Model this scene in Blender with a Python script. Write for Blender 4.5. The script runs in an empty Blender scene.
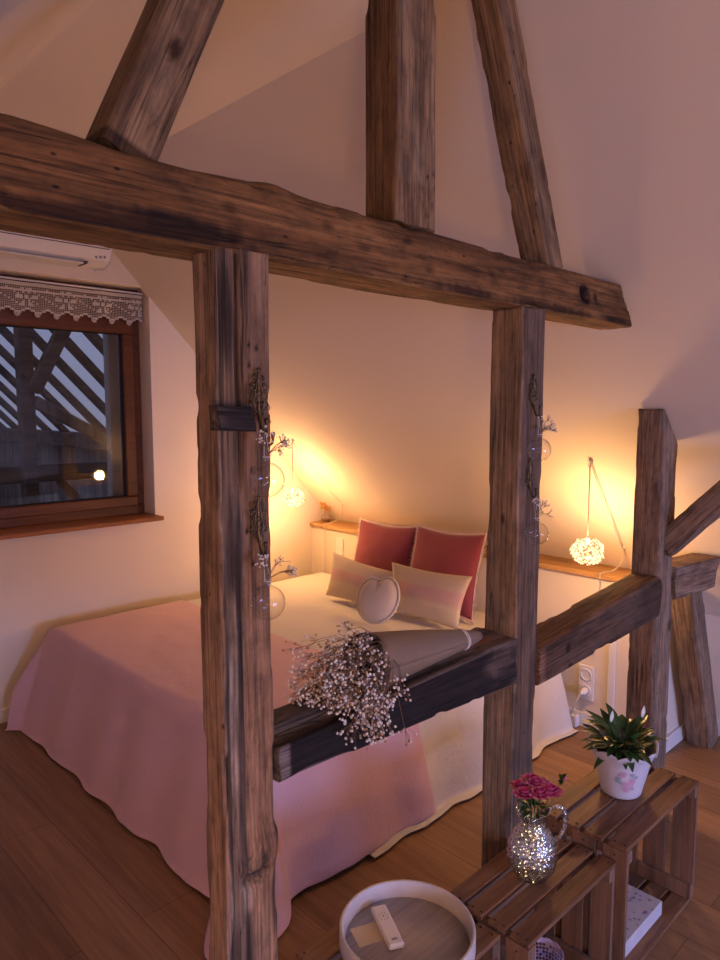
import bpy, math, random
from mathutils import Vector, Matrix, noise, Quaternion
random.seed(7)
S = bpy.context.scene
COL = S.collection
PI = math.pi
H = 1.55

# ------------------------------------------------------------------ mesh helpers
class MB:
    def __init__(s): s.v=[]; s.f=[]; s.mi=[]; s.sm=[]
    def add(s, vs, fs, mi=0, smooth=False):
        b=len(s.v); s.v += [Vector(p) for p in vs]
        for f in fs: s.f.append([b+i for i in f]); s.mi.append(mi); s.sm.append(smooth)
    def box(s, c, sz, rot=None, mi=0, bev=0.0):
        hx,hy,hz=[q/2 for q in sz]; c=Vector(c)
        if bev<=0:
            vs=[Vector((x,y,z)) for x in(-hx,hx) for y in(-hy,hy) for z in(-hz,hz)]
            fs=[(0,1,3,2),(4,6,7,5),(0,4,5,1),(2,3,7,6),(0,2,6,4),(1,5,7,3)]
        else:
            b=min(bev,hx*.9,hy*.9,hz*.9); vs=[];idx={}
            def vid(p):
                k=tuple(round(q,6) for q in p)
                if k not in idx: idx[k]=len(vs); vs.append(Vector(p))
                return idx[k]
            fs=[]; h=(hx,hy,hz)
            def P(sg,ax):
                p=[sg[i]*(h[i]-b) for i in range(3)]; p[ax]=sg[ax]*h[ax]; return vid(p)
            for ax in range(3):
                o=[i for i in range(3) if i!=ax]
                for q in(-1,1):
                    ring=[]
                    for a_,b_ in((-1,-1),(1,-1),(1,1),(-1,1)):
                        sg=[0,0,0]; sg[ax]=q; sg[o[0]]=a_; sg[o[1]]=b_; ring.append(P(sg,ax))
                    fs.append(ring)
            for ax in range(3):
                o=[i for i in range(3) if i!=ax]
                for a_ in(-1,1):
                    for b_ in(-1,1):
                        sg=[0,0,0]; sg[o[0]]=a_; sg[o[1]]=b_
                        s1=list(sg); s1[ax]=-1; s2=list(sg); s2[ax]=1
                        fs.append([P(s1,o[0]),P(s2,o[0]),P(s2,o[1]),P(s1,o[1])])
            for a_ in(-1,1):
                for b_ in(-1,1):
                    for c_ in(-1,1):
                        sg=[a_,b_,c_]; fs.append([P(sg,0),P(sg,1),P(sg,2)])
        if rot is not None: vs=[rot@p for p in vs]
        s.add([p+c for p in vs],fs,mi)
        return s
    def bx(s,x0,x1,y0,y1,z0,z1,mi=0,bev=0.0):
        return s.box(((x0+x1)/2,(y0+y1)/2,(z0+z1)/2),(abs(x1-x0),abs(y1-y0),abs(z1-z0)),None,mi,bev)
    def tube(s, pts, r, seg=8, mi=0, cap=True, closed=False):
        pts=[Vector(p) for p in pts]; n=len(pts); vs=[];fs=[]
        rr=r if isinstance(r,(list,tuple)) else [r]*n
        up=Vector((0,0,1)); prev=None
        for i,p in enumerate(pts):
            if closed: d=pts[(i+1)%n]-pts[i-1]
            else: d=pts[min(i+1,n-1)]-pts[max(i-1,0)]
            if d.length<1e-9: d=Vector((0,0,1))
            d.normalize()
            if prev is None:
                a=d.cross(up); 
                if a.length<1e-3: a=d.cross(Vector((1,0,0)))
            else: a=prev-d*prev.dot(d)
            a.normalize(); prev=a; b=d.cross(a)
            for k in range(seg):
                t=2*PI*k/seg; vs.append(p+(a*math.cos(t)+b*math.sin(t))*rr[i])
        m=n if closed else n-1
        for i in range(m):
            for k in range(seg):
                j=(i+1)%n; l=(k+1)%seg
                fs.append([i*seg+k,i*seg+l,j*seg+l,j*seg+k])
        s.add(vs,fs,mi,True)
        if cap and not closed: s.add(vs[:seg],[list(range(seg))[::-1]],mi); s.add(vs[-seg:],[list(range(seg))],mi)
        return s
    def lathe(s, prof, c=(0,0,0), seg=32, mi=0, fn=None, close=False):
        c=Vector(c); vs=[];fs=[];n=len(prof)
        for i,(r,z) in enumerate(prof):
            for k in range(seg):
                t=2*PI*k/seg; rr=r if fn is None else fn(r,z,t,i)
                vs.append(c+Vector((rr*math.cos(t),rr*math.sin(t),z)))
        for i in range(n-1):
            for k in range(seg):
                l=(k+1)%seg; fs.append([i*seg+k,i*seg+l,(i+1)*seg+l,(i+1)*seg+k])
        s.add(vs,fs,mi,True); return s
    def ball(s,c,r,mi=0,seg=8,rings=5,sc=(1,1,1)):
        c=Vector(c);vs=[];fs=[]
        vs.append(c+Vector((0,0,r*sc[2])))
        for i in range(1,rings):
            a=PI*i/rings
            for k in range(seg):
                t=2*PI*k/seg; vs.append(c+Vector((r*sc[0]*math.sin(a)*math.cos(t),r*sc[1]*math.sin(a)*math.sin(t),r*sc[2]*math.cos(a))))
        vs.append(c-Vector((0,0,r*sc[2]))); L=len(vs)-1
        for k in range(seg):
            l=(k+1)%seg; fs.append([0,1+k,1+l]); fs.append([L,L-seg+l,L-seg+k])
            for i in range(rings-2): fs.append([1+i*seg+k,1+(i+1)*seg+k,1+(i+1)*seg+l,1+i*seg+l])
        s.add(vs,fs,mi,True); return s
    def grid(s, fn, nu, nv, mi=0, smooth=True):
        vs=[fn(i/nu,j/nv) for i in range(nu+1) for j in range(nv+1)]; fs=[]
        for i in range(nu):
            for j in range(nv):
                a=i*(nv+1)+j; fs.append([a,a+nv+1,a+nv+2,a+1])
        s.add(vs,fs,mi,smooth); return s
    def build(s,name,mats,parent=None,loc=(0,0,0),world=False):
        """world=True: the vertices are in world space and are shifted to loc / the parent"""
        loc=Vector(loc); me=bpy.data.meshes.new(name)
        off=Vector((0,0,0))
        if world:
            if parent is None: off=loc
            else:
                q_=parent
                while '_w' not in q_: q_=q_.parent
                off=Vector(q_['_w'])
        me.from_pydata([tuple(p-off) for p in s.v],[],s.f)
        if not isinstance(mats,(list,tuple)): mats=[mats]
        for m in mats: me.materials.append(m)
        me.polygons.foreach_set('material_index',s.mi); me.polygons.foreach_set('use_smooth',s.sm)
        me.update(); o=bpy.data.objects.new(name,me); COL.objects.link(o)
        if parent is not None: o.parent=parent
        else: o.location=loc
        return o
def tag(o,label=None,cat=None,group=None,kind=None):
    if label: o['label']=label
    if cat: o['category']=cat
    if group: o['group']=group
    if kind: o['kind']=kind
    return o
def thing(name,label,cat,loc=(0,0,0),group=None,rz=0):
    o=bpy.data.objects.new(name,None); COL.objects.link(o); o.location=loc; o.rotation_euler=(0,0,rz); o.empty_display_size=.05
    o['_w']=list(loc); return tag(o,label,cat,group)
def copy_tree(o,parent=None):
    c=o.copy(); COL.objects.link(c)
    if parent is not None: c.parent=parent
    for ch in list(o.children): copy_tree(ch,c)
    return c
def solid(o,t,off=0):
    m=o.modifiers.new('solid','SOLIDIFY'); m.thickness=t; m.offset=off; return o
def subd(o,l=1):
    m=o.modifiers.new('sub','SUBSURF'); m.levels=l; m.render_levels=l; return o

# ------------------------------------------------------------------ materials
def newmat(name):
    m=bpy.data.materials.new(name); m.use_nodes=True; nt=m.node_tree; nt.nodes.clear()
    out=nt.nodes.new('ShaderNodeOutputMaterial'); b=nt.nodes.new('ShaderNodeBsdfPrincipled')
    nt.links.new(b.outputs[0],out.inputs[0]); return m,nt,b,out
def N(nt,t,**k):
    n=nt.nodes.new(t)
    for a,v in k.items(): setattr(n,a,v)
    return n
def L(nt,a,b): nt.links.new(a,b)
def ramp(nt,src,stops,interp='LINEAR'):
    r=N(nt,'ShaderNodeValToRGB'); r.color_ramp.interpolation=interp; e=r.color_ramp.elements
    while len(e)<len(stops): e.new(.5)
    for i,(p,c) in enumerate(stops):
        e[i].position=p; e[i].color=(c,c,c,1) if not isinstance(c,(tuple,list)) else (*c[:3],1)
    L(nt,src,r.inputs[0]); return r.outputs[0]
def coords(nt,scale=(1,1,1),kind='Object',loc=(0,0,0),rot=(0,0,0)):
    tc=N(nt,'ShaderNodeTexCoord'); mp=N(nt,'ShaderNodeMapping'); mp.inputs['Scale'].default_value=scale
    mp.inputs['Location'].default_value=loc; mp.inputs['Rotation'].default_value=rot
    L(nt,tc.outputs[kind],mp.inputs[0]); return mp.outputs[0]
def tnoise(nt,vec,scale,detail=4,rough=.55,dist=0):
    n=N(nt,'ShaderNodeTexNoise'); n.inputs['Scale'].default_value=scale; n.inputs['Detail'].default_value=detail
    n.inputs['Roughness'].default_value=rough; n.inputs['Distortion'].default_value=dist; L(nt,vec,n.inputs['Vector']); return n.outputs['Fac']
def mix(nt,f,a,b,mode='MIX'):
    m=N(nt,'ShaderNodeMix',data_type='RGBA',blend_type=mode)
    for sock,v in((m.inputs[0],f),(m.inputs[6],a),(m.inputs[7],b)):
        if isinstance(v,(int,float)): sock.default_value=v
        elif isinstance(v,(tuple,list)): sock.default_value=(*v[:3],1)
        else: L(nt,v,sock)
    return m.outputs[2]
def math_(nt,op,a,b=0,clamp=False):
    m=N(nt,'ShaderNodeMath',operation=op); m.use_clamp=clamp
    for sock,v in zip(m.inputs,(a,b)):
        if isinstance(v,(int,float)): sock.default_value=v
        else: L(nt,v,sock)
    return m.outputs[0]
def bump(nt,b,h,strength=.3,dist=.01):
    n=N(nt,'ShaderNodeBump'); n.inputs['Strength'].default_value=strength; n.inputs['Distance'].default_value=dist
    L(nt,h,n.inputs['Height']); L(nt,n.outputs[0],b.inputs['Normal'])
def setp(b,**k):
    for a,v in k.items():
        a=a.replace('_',' ')
        b.inputs[a].default_value=(*v[:3],1) if isinstance(v,(tuple,list)) else v
def plain(name,col,rough=.6,metal=0,var=.12,scale=40,bm=.1,spec=.5,bd=.003,sheen=0):
    m,nt,b,_=newmat(name); v=coords(nt); n=tnoise(nt,v,scale,3)
    c=mix(nt,n,tuple(q*(1-var) for q in col),tuple(min(1,q*(1+var)) for q in col)); L(nt,c,b.inputs['Base Color'])
    setp(b,Roughness=rough,Metallic=metal); b.inputs['Specular IOR Level'].default_value=spec
    if sheen: b.inputs['Sheen Weight'].default_value=sheen
    if bm: bump(nt,b,n,bm,bd)
    return m
def wood(name,dark,mid,light,grey=(.30,.26,.22),greyamt=.3,seed=0,dens=1.0,rough=.8,knots=.8,crack=1.0,tone=True,bmp=.5,axis='Z',kind='Object',nb=.004,patch=.5):
    m,nt,b,_=newmat(name)
    def sc(a,l):
        return {'Z':(a,a,l),'X':(l,a,a),'Y':(a,l,a)}[axis]
    off=(seed*3.1,seed*1.7,seed*5.3)
    v1=coords(nt,sc(24*dens,2.4*dens),kind,off); v2=coords(nt,sc(150*dens,4.5*dens),kind,off); v3=coords(nt,sc(3.2,1.1),kind,off); v4=coords(nt,sc(30*dens,.75*dens),kind,(off[0]+9,off[1],off[2]))
    g1=tnoise(nt,v1,1,6,.6,.6); g2=tnoise(nt,v2,1,4,.65,.2); big=tnoise(nt,v3,1,4,.6,.4); ck=tnoise(nt,v4,1,3,.5,.8)
    base=ramp(nt,g1,[(.28,dark),(.5,mid),(.75,light)])
    fine=ramp(nt,g2,[(.34,.42),(.5,.92),(.66,1.22)] if tone else [(.34,.80),(.66,1.08)])
    c=mix(nt,1,base,fine,'MULTIPLY')
    if tone: mo=tnoise(nt,coords(nt,sc(38,14),kind,off),1,5,.7,.3); c=mix(nt,1,c,ramp(nt,mo,[(.33,.55),(.5,1),(.68,1.28)]),'MULTIPLY')
    gm=ramp(nt,big,[(.5-.12,0),(.5+.12,1)])
    gm=math_(nt,'MULTIPLY',gm,greyamt)
    gcol=mix(nt,1,mix(nt,g1,tuple(q*.6 for q in grey),tuple(q*1.35 for q in grey)),fine,'MULTIPLY')
    c=mix(nt,gm,c,gcol)
    b2=tnoise(nt,coords(nt,sc(7,1.6),kind,(off[1],off[2],off[0])),1,5,.6,.5)
    c=mix(nt,patch,c,mix(nt,1,c,ramp(nt,b2,[(.32,.35),(.5,.95),(.7,1.15)]),'MULTIPLY'))
    cr=ramp(nt,ck,[(.485,1),(.5,1-.8*crack),(.515,1)])
    gate=ramp(nt,tnoise(nt,coords(nt,sc(4,1.8),kind,(off[2],off[0],off[1])),1,2),[(.45,0),(.6,1)])
    crm=mix(nt,gate,(1,1,1),cr); c=mix(nt,1,c,crm,'MULTIPLY')
    if knots:
        vo=N(nt,'ShaderNodeTexVoronoi'); L(nt,coords(nt,sc(6.5*dens,2.6*dens),kind,off),vo.inputs['Vector']); vo.inputs['Scale'].default_value=1
        kd=ramp(nt,vo.outputs['Distance'],[(.05,1-knots*.85),(.1,1-knots*.45),(.17,1)])
        kg=ramp(nt,N_color(nt,vo),[(.55,0),(.6,1)])
        c=mix(nt,1,c,mix(nt,kg,(1,1,1),kd),'MULTIPLY')
    if tone:
        vo2=N(nt,'ShaderNodeTexVoronoi'); L(nt,coords(nt,sc(42,20),kind,off),vo2.inputs['Vector']); vo2.inputs['Scale'].default_value=1
        sp=ramp(nt,vo2.outputs['Distance'],[(.07,.12),(.14,1)]); sg=ramp(nt,N_color(nt,vo2),[(.80,0),(.82,1)]); c=mix(nt,1,c,mix(nt,sg,(1,1,1),sp),'MULTIPLY')
        at=N(nt,'ShaderNodeVertexColor',layer_name='tone'); c=mix(nt,1,c,at.outputs[0],'MULTIPLY')
    L(nt,c,b.inputs['Base Color']); setp(b,Roughness=rough); b.inputs['Specular IOR Level'].default_value=.3
    h=math_(nt,'ADD',math_(nt,'MULTIPLY',g2,.5),math_(nt,'MULTIPLY',crm,.8)); h=math_(nt,'ADD',h,math_(nt,'MULTIPLY',g1,.6))
    bump(nt,b,h,bmp,nb)
    return m
def N_color(nt,vo):
    s=N(nt,'ShaderNodeSeparateColor'); L(nt,vo.outputs['Color'],s.inputs[0]); return s.outputs[0]

# plaster
def plaster(name,col):
    m,nt,b,_=newmat(name); v=coords(nt); n=tnoise(nt,v,90,5,.6); n2=tnoise(nt,v,3,3)
    c=mix(nt,n2,tuple(q*.97 for q in col),col); L(nt,c,b.inputs['Base Color']); setp(b,Roughness=.92)
    b.inputs['Specular IOR Level'].default_value=.15; bump(nt,b,n,.35,.002); return m
M_wall=plaster('plaster',(.80,.70,.575)); M_trim=plain('white_paint',(.80,.77,.74),.5,var=.03)
M_white=plain('white_plastic',(.80,.77,.74),.4,var=.02,bm=0)
M_oak=wood('oak_board',(.34,.17,.06),(.50,.28,.11),(.62,.38,.17),greyamt=0,seed=3,dens=.8,rough=.45,knots=.3,crack=.2,tone=False,bmp=.1,axis='Y',patch=.2)
M_sill=wood('sill_wood',(.24,.085,.025),(.36,.14,.045),(.42,.18,.06),greyamt=0,seed=4,rough=.4,knots=0,crack=.1,tone=False,bmp=.08,axis='X',patch=.2)
M_frame=wood('window_frame_wood',(.10,.032,.012),(.15,.05,.018),(.19,.07,.026),greyamt=0,seed=5,rough=.35,knots=0,crack=.1,tone=False,bmp=.05,axis='X',patch=.2)
M_crate=wood('crate_wood',(.10,.045,.022),(.225,.108,.052),(.33,.17,.085),grey=(.16,.12,.10),greyamt=.3,seed=6,dens=1.3,rough=.6,knots=.8,crack=.6,tone=False,bmp=.3,axis='X',nb=.002)
M_crateV=wood('crate_wood_upright',(.11,.055,.03),(.22,.115,.065),(.31,.17,.10),grey=(.17,.14,.12),greyamt=.5,seed=8,dens=1.3,rough=.7,knots=.8,crack=.6,tone=False,bmp=.3,axis='Z',nb=.002)
M_nail=plain('nail_iron',(.03,.025,.022),.6,.6)
M_black=plain('dark_recess',(.012,.01,.009),.95)  # near-black, for the window gasket and the shade in socket holes
# floor
def floor_mat():
    m,nt,b,_=newmat('oak_plank_floor')
    br=N(nt,'ShaderNodeTexBrick'); v=coords(nt,(1,1,1),'Object',(0,0,0),(0,0,PI/2)); L(nt,v,br.inputs['Vector'])
    br.offset=.37; br.inputs['Scale'].default_value=1; br.inputs['Brick Width'].default_value=1.9; br.inputs['Row Height'].default_value=.185
    br.inputs['Mortar Size'].default_value=.0016; br.inputs['Mortar Smooth'].default_value=.3; br.inputs['Bias'].default_value=0
    br.inputs['Color1'].default_value=(.8,.8,.8,1); br.inputs['Color2'].default_value=(1.1,1.1,1.1,1); br.inputs['Mortar'].default_value=(.45,.4,.36,1)
    g=tnoise(nt,coords(nt,(16,1.1,1)),1,6,.6,1.2); g2=tnoise(nt,coords(nt,(90,3,1)),1,4)
    c=ramp(nt,g,[(.25,(.20,.105,.05)),(.5,(.29,.16,.08)),(.75,(.36,.21,.11))])
    c=mix(nt,1,c,ramp(nt,g2,[(.3,.8),(.7,1.08)]),'MULTIPLY'); c=mix(nt,1,c,br.outputs['Color'],'MULTIPLY')
    vo=N(nt,'ShaderNodeTexVoronoi'); L(nt,coords(nt,(4.2,1.9,1)),vo.inputs['Vector']); vo.inputs['Scale'].default_value=1
    kd=ramp(nt,vo.outputs['Distance'],[(.03,.25),(.07,.6),(.13,1)]); kg=ramp(nt,N_color(nt,vo),[(.5,0),(.55,1)])
    c=mix(nt,1,c,mix(nt,kg,(1,1,1),kd),'MULTIPLY')
    L(nt,c,b.inputs['Base Color']); setp(b,Roughness=.5); b.inputs['Specular IOR Level'].default_value=.4
    bump(nt,b,math_(nt,'ADD',g2,math_(nt,'MULTIPLY',br.outputs['Fac'],-1)),.12,.002); return m
M_floor=floor_mat()
def cloth(name,col,wscale=260,bs=.35,crumple=.4,sheen=.2,fold=9):
    m,nt,b,_=newmat(name); v=coords(nt); n=tnoise(nt,v,wscale,2); cr=tnoise(nt,v,fold,5,.6,1.5)
    st=tnoise(nt,coords(nt,(1,1,.25)),wscale*.45,3)
    c=mix(nt,n,tuple(q*.88 for q in col),tuple(min(1,q*1.07) for q in col)); L(nt,c,b.inputs['Base Color']); setp(b,Roughness=.95)
    b.inputs['Specular IOR Level'].default_value=.1; b.inputs['Sheen Weight'].default_value=sheen
    h=math_(nt,'ADD',math_(nt,'MULTIPLY',n,.12),math_(nt,'MULTIPLY',cr,crumple)); h=math_(nt,'ADD',h,math_(nt,'MULTIPLY',st,.14)); bump(nt,b,h,bs,.012); return m
M_pink=cloth('pink_gauze',(.70,.455,.49),230,.85,.35)
M_cream=cloth('cream_cotton',(.67,.625,.57),300,.6,1.0,fold=7)
M_burg=cloth('burgundy_linen',(.27,.060,.082),350,.4,.5)
M_lin=cloth('linen_beige',(.60,.49,.39),350,.4,.5)
M_lace=cloth('ecru_lace',(.60,.53,.42),500,.5,.2)
M_fringe=cloth('pale_fringe',(.72,.54,.50),500,.5,.2)
def ombre(name):
    m,nt,b,_=newmat(name); tc=N(nt,'ShaderNodeTexCoord'); sp=N(nt,'ShaderNodeSeparateXYZ'); at=N(nt,'ShaderNodeAttribute',attribute_name='UVMap')
    L(nt,at.outputs['Vector'],sp.inputs[0]); n=tnoise(nt,coords(nt),300,2)
    v=math_(nt,'ADD',sp.outputs[1],math_(nt,'MULTIPLY',n,.03))
    c=ramp(nt,v,[(0,(.56,.45,.31)),(.33,(.56,.45,.31)),(.42,(.52,.34,.29)),(.62,(.53,.32,.31)),(.70,(.50,.40,.33)),(1,(.46,.37,.31))])
    L(nt,c,b.inputs['Base Color']); setp(b,Roughness=.95); bump(nt,b,n,.3,.004); return m
M_ombre=ombre('striped_linen')
def glassm(name,col=(1,1,1),rough=.02,edge=5,fac=.06,thin=True,bmp=None):
    m=bpy.data.materials.new(name); m.use_nodes=True; nt=m.node_tree; nt.nodes.clear(); out=N(nt,'ShaderNodeOutputMaterial')
    tr=N(nt,'ShaderNodeBsdfTransparent'); tr.inputs[0].default_value=(*col,1); gl=N(nt,'ShaderNodeBsdfGlossy'); gl.inputs['Roughness'].default_value=rough
    lw=N(nt,'ShaderNodeLayerWeight'); lw.inputs[0].default_value=.5; mx=N(nt,'ShaderNodeMixShader')
    f=math_(nt,'ADD',math_(nt,'MULTIPLY',math_(nt,'POWER',lw.outputs['Facing'],edge),.85),fac,True); L(nt,f,mx.inputs[0]); L(nt,tr.outputs[0],mx.inputs[1]); L(nt,gl.outputs[0],mx.inputs[2]); L(nt,mx.outputs[0],out.inputs[0])
    if bmp:
        n=N(nt,'ShaderNodeTexVoronoi'); L(nt,coords(nt),n.inputs['Vector']); n.inputs['Scale'].default_value=bmp
        bp=N(nt,'ShaderNodeBump'); bp.inputs['Strength'].default_value=.6; bp.inputs['Distance'].default_value=.004; L(nt,n.outputs['Distance'],bp.inputs['Height']); L(nt,bp.outputs[0],gl.inputs['Normal']); L(nt,bp.outputs[0],lw.inputs['Normal'])
    return m
M_pane=glassm('window_glass',(.93,.94,.95),.0,5,.06)
M_globe=glassm('globe_glass',(.965,.96,.965),.03,3.2,.05)
M_cryst=glassm('pressed_glass',(.88,.87,.89),.16,1.8,.20,bmp=120)
def emit(name,col,st,var=None):
    m=bpy.data.materials.new(name); m.use_nodes=True; nt=m.node_tree; nt.nodes.clear(); out=N(nt,'ShaderNodeOutputMaterial'); e=N(nt,'ShaderNodeEmission')
    e.inputs[0].default_value=(*col,1); e.inputs[1].default_value=st
    if var:
        n=tnoise(nt,coords(nt),var,2); c=ramp(nt,n,[(.4,tuple(q*w for q,w in zip(col,(.10,.06,.035)))),(.55,col)]); L(nt,c,e.inputs[0])
    L(nt,e.outputs[0],out.inputs[0]); return m
def lampm():
    m=bpy.data.materials.new('glowing_petal'); m.use_nodes=True; nt=m.node_tree; nt.nodes.clear(); out=N(nt,'ShaderNodeOutputMaterial'); e=N(nt,'ShaderNodeEmission')
    n=tnoise(nt,coords(nt),95,2); c=ramp(nt,n,[(.44,(.16,.06,.02)),(.56,(1,.66,.34))]); L(nt,c,e.inputs[0]); e.inputs[1].default_value=4.0
    tr=N(nt,'ShaderNodeBsdfTransparent'); tr.inputs[0].default_value=(1,.93,.82,1); mx=N(nt,'ShaderNodeMixShader'); mx.inputs[0].default_value=.5
    L(nt,tr.outputs[0],mx.inputs[1]); L(nt,e.outputs[0],mx.inputs[2]); L(nt,mx.outputs[0],out.inputs[0]); return m
M_lamp=lampm()
M_fairy=emit('fairy_bulb',(1,.80,.45),5)
M_iron=plain('antique_bronze',(.13,.085,.045),.35,.9,.4,120,.4)
M_rust=plain('copper_bronze',(.30,.11,.03),.4,.8,.4,120,.4)
M_cord=plain('pale_cord',(.55,.48,.40),.8)
M_cordw=plain('white_cord',(.68,.62,.55),.6)
M_string=plain('clear_string',(.75,.72,.68),.5)
M_dry=plain('dried_floret',(.78,.70,.61),.9,bm=0); M_drytan=plain('dried_floret_tan',(.42,.27,.16),.9,bm=0)
M_stem=plain('dry_stem',(.24,.14,.07),.9,bm=0); M_orange=plain('orange_dry_grass',(.62,.30,.06),.9,bm=0)
M_kraft=plain('kraft_paper',(.25,.165,.10),.75,var=.08,scale=25,bm=.2); M_darkpaper=plain('dark_paper',(.055,.04,.032),.7)
M_leaf=plain('dark_leaf',(.032,.085,.020),.32,var=.4,scale=25,bm=.1); M_leafy=plain('yellow_edge_leaf',(.20,.19,.05),.4)
M_spathe=plain('white_spathe',(.70,.70,.62),.5)
M_rose=plain('magenta_petal',(.68,.085,.27),.65,var=.3,scale=90); M_rosel=plain('pale_petal_edge',(.80,.38,.48),.7)
M_pot=plain('white_glazed_pot',(.62,.60,.64),.4,var=.04,scale=150,bm=.3,bd=.002); M_potin=plain('pale_blue_liner',(.40,.48,.55),.5)
M_soil=plain('potting_soil',(.03,.02,.014),.95,scale=120,bm=.6)
M_lilac=plain('lilac_metal',(.52,.42,.60),.5)
M_tray=wood('whitewashed_wood',(.50,.45,.42),(.54,.49,.46),(.58,.52,.49),greyamt=0,seed=11,dens=.7,rough=.5,knots=0,crack=.1,tone=False,bmp=.08,axis='X',patch=.15)
M_rimw=plain('tray_rim_white',(.58,.53,.51),.45,var=.06,scale=20)
M_card=plain('paper_card',(.68,.55,.38),.7); M_grey=plain('grey_print',(.12,.11,.12),.6,bm=0); M_lg=plain('pale_grey_mark',(.36,.33,.33),.6,bm=0)
M_book=plain('book_cover',(.55,.54,.58),.6); M_purple=plain('purple_print',(.28,.20,.42),.6,bm=0)
M_pinkprint=plain('rose_print',(.62,.25,.38),.5,bm=0); M_greenprint=plain('leaf_print',(.20,.28,.24),.5,bm=0)
M_barn=wood('barn_timber',(.06,.04,.03),(.13,.085,.06),(.18,.125,.09),grey=(.12,.10,.09),greyamt=.4,seed=13,dens=.6,rough=.9,tone=False,axis='X')
M_board=wood('barn_boards',(.10,.075,.055),(.20,.15,.12),(.28,.22,.18),greyamt=.5,seed=14,dens=.6,rough=.9,tone=False,axis='Z')
M_barnwall=plain('barn_plaster',(.30,.31,.30),.9)

def struct(o,label=None):
    o['kind']='structure'
    if label: o['label']=label
    return o
# ------------------------------------------------------------------ room shell
YG=3.64; XK=3.10; KH=.75
def slope_z(x): return .80+1.035*(3.25-x)
XL=-.9; YB=-3.4
b=MB(); b.bx(XL-1.0,3.75,YB,YG+.3,-.12,0); struct(b.build('floor',M_floor))
def prism_y(mb,pts,y0,y1):
    n=len(pts); vs=[(x,y0,z) for x,z in pts]+[(x,y1,z) for x,z in pts]
    fs=[list(range(n)),list(range(n,2*n))[::-1]]+[[i,i+n,(i+1)%n+n,(i+1)%n] for i in range(n)]
    mb.add(vs,fs); return mb
XC1=1.495; ZC=slope_z(XC1)
XC0=.88
b=MB(); prism_y(b,[(XC0,ZC),(XC0,ZC+.12),(XC1,ZC+.12),(XC1,ZC)],YB,YG+.02); struct(b.build('ceiling',M_wall))
b=MB(); prism_y(b,[(XC1,ZC),(XC1,ZC+.17),(3.9,slope_z(3.9)+.17),(3.9,slope_z(3.9))],YB,YG+.02); struct(b.build('ceiling_right_slope',M_wall))
def lz(x): return ZC-1.035*(XC0-x)
b=MB(); prism_y(b,[(XC0,ZC),(-1.6,lz(-1.6)),(-1.6,lz(-1.6)+.17),(XC0,ZC+.17)],YB,YG+.02); struct(b.build('ceiling_left_slope',M_wall))
# gable wall with the window opening
WX0,WX1,WZ0,WZ1=.62,1.935,.945,2.205
b=MB()
def gable(mb,x0,x1,z0,z1,y0=YG,y1=YG+.30): mb.bx(x0,x1,y0,y1,z0,z1)
gable(b,-1.4,WX0,0,2.9); gable(b,WX1,3.9,0,2.9); gable(b,WX0,WX1,0,WZ0); gable(b,WX0,WX1,WZ1,2.9)
struct(b.build('wall_back',M_wall))
b=MB(); b.bx(XK,XK+.03,1.22,YG,0,KH); struct(b.build('wall_right',M_wall))
b=MB(); b.bx(XK,3.48,1.22,1.25,0,.75); struct(b.build('wall_return',M_wall))
b=MB(); b.bx(3.47,3.55,YB,1.24,0,.62); struct(b.build('wall_eaves',M_wall))
b=MB(); b.bx(-1.15,-1.05,YB,YG,0,.75); struct(b.build('wall_left',M_wall))
# rear gable, with the daylight window opening in it
b=MB()
for x0,x1,z0,z1 in((-1.4,.3,0,2.9),(2.5,3.9,0,2.9),(.3,2.5,0,.5),(.3,2.5,2.1,2.9)): b.bx(x0,x1,YB-.2,YB,z0,z1)
struct(b.build('wall_front',M_wall))
for nm,(x0,x1,y0,y1) in (('baseboard_back',(-1.05,XK,YG-.014,YG)),('baseboard_right',(XK-.014,XK,1.22,YG-.014)),('baseboard_return',(XK,3.47,1.206,1.22)),('baseboard_eaves',(3.456,3.47,YB,1.206))):
    b=MB(); b.bx(x0,x1,y0,y1,0,.072,bev=.003); struct(b.build(nm,M_trim))
b=MB(); b.bx(3.075,3.29,1.21,YG-.002,KH,KH+.026,bev=.003); struct(b.build('trim_1',M_oak),'oak board capping the low knee wall')
b=MB(); b.bx(XK-.012,XK,1.452,1.485,.072,KH-.002,bev=.002); struct(b.build('trim_2',M_trim))
b=MB(); b.bx(XK-.006,XK,3.50,3.52,.075,KH-.002,bev=.001)

# window
w=thing('window_1',None,None,(WX0,YG+.13,WZ0)); w['kind']='structure'
fy0,fy1=YG+.12,YG+.19
def fr(name,x0,x1,z0,z1,y0,y1,par,mat=M_frame,bev=.005):
    q=MB(); q.bx(x0,x1,y0,y1,z0,z1,bev=bev); return q.build(name,mat,par,world=True)
f=MB()
f.bx(WX0,WX1,fy0,fy1,WZ0,1.0,bev=.005); f.bx(WX0,WX1,fy0,fy1,2.13,WZ1,bev=.005); f.bx(WX0,WX0+.05,fy0,fy1,1.0,2.13,bev=.005); f.bx(WX1-.045,WX1,fy0,fy1,1.0,2.13,bev=.005)
f.build('window_frame',M_frame,w,world=True)
f=MB(); gx0,gx1,gz0,gz1=.74,1.825,1.052,1.958
f.bx(.67,gx1+.065,fy0-.018,fy1-.02,.995,gz0,bev=.006); f.bx(.67,gx1+.065,fy0-.018,fy1-.02,gz1,2.135,bev=.006); f.bx(.67,gx0,fy0-.018,fy1-.02,gz0,gz1,bev=.006); f.bx(gx1,gx1+.065,fy0-.018,fy1-.02,gz0,gz1,bev=.006)
sash=f.build('window_sash',M_frame,w,world=True)
f=MB(); t=.006
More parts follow.
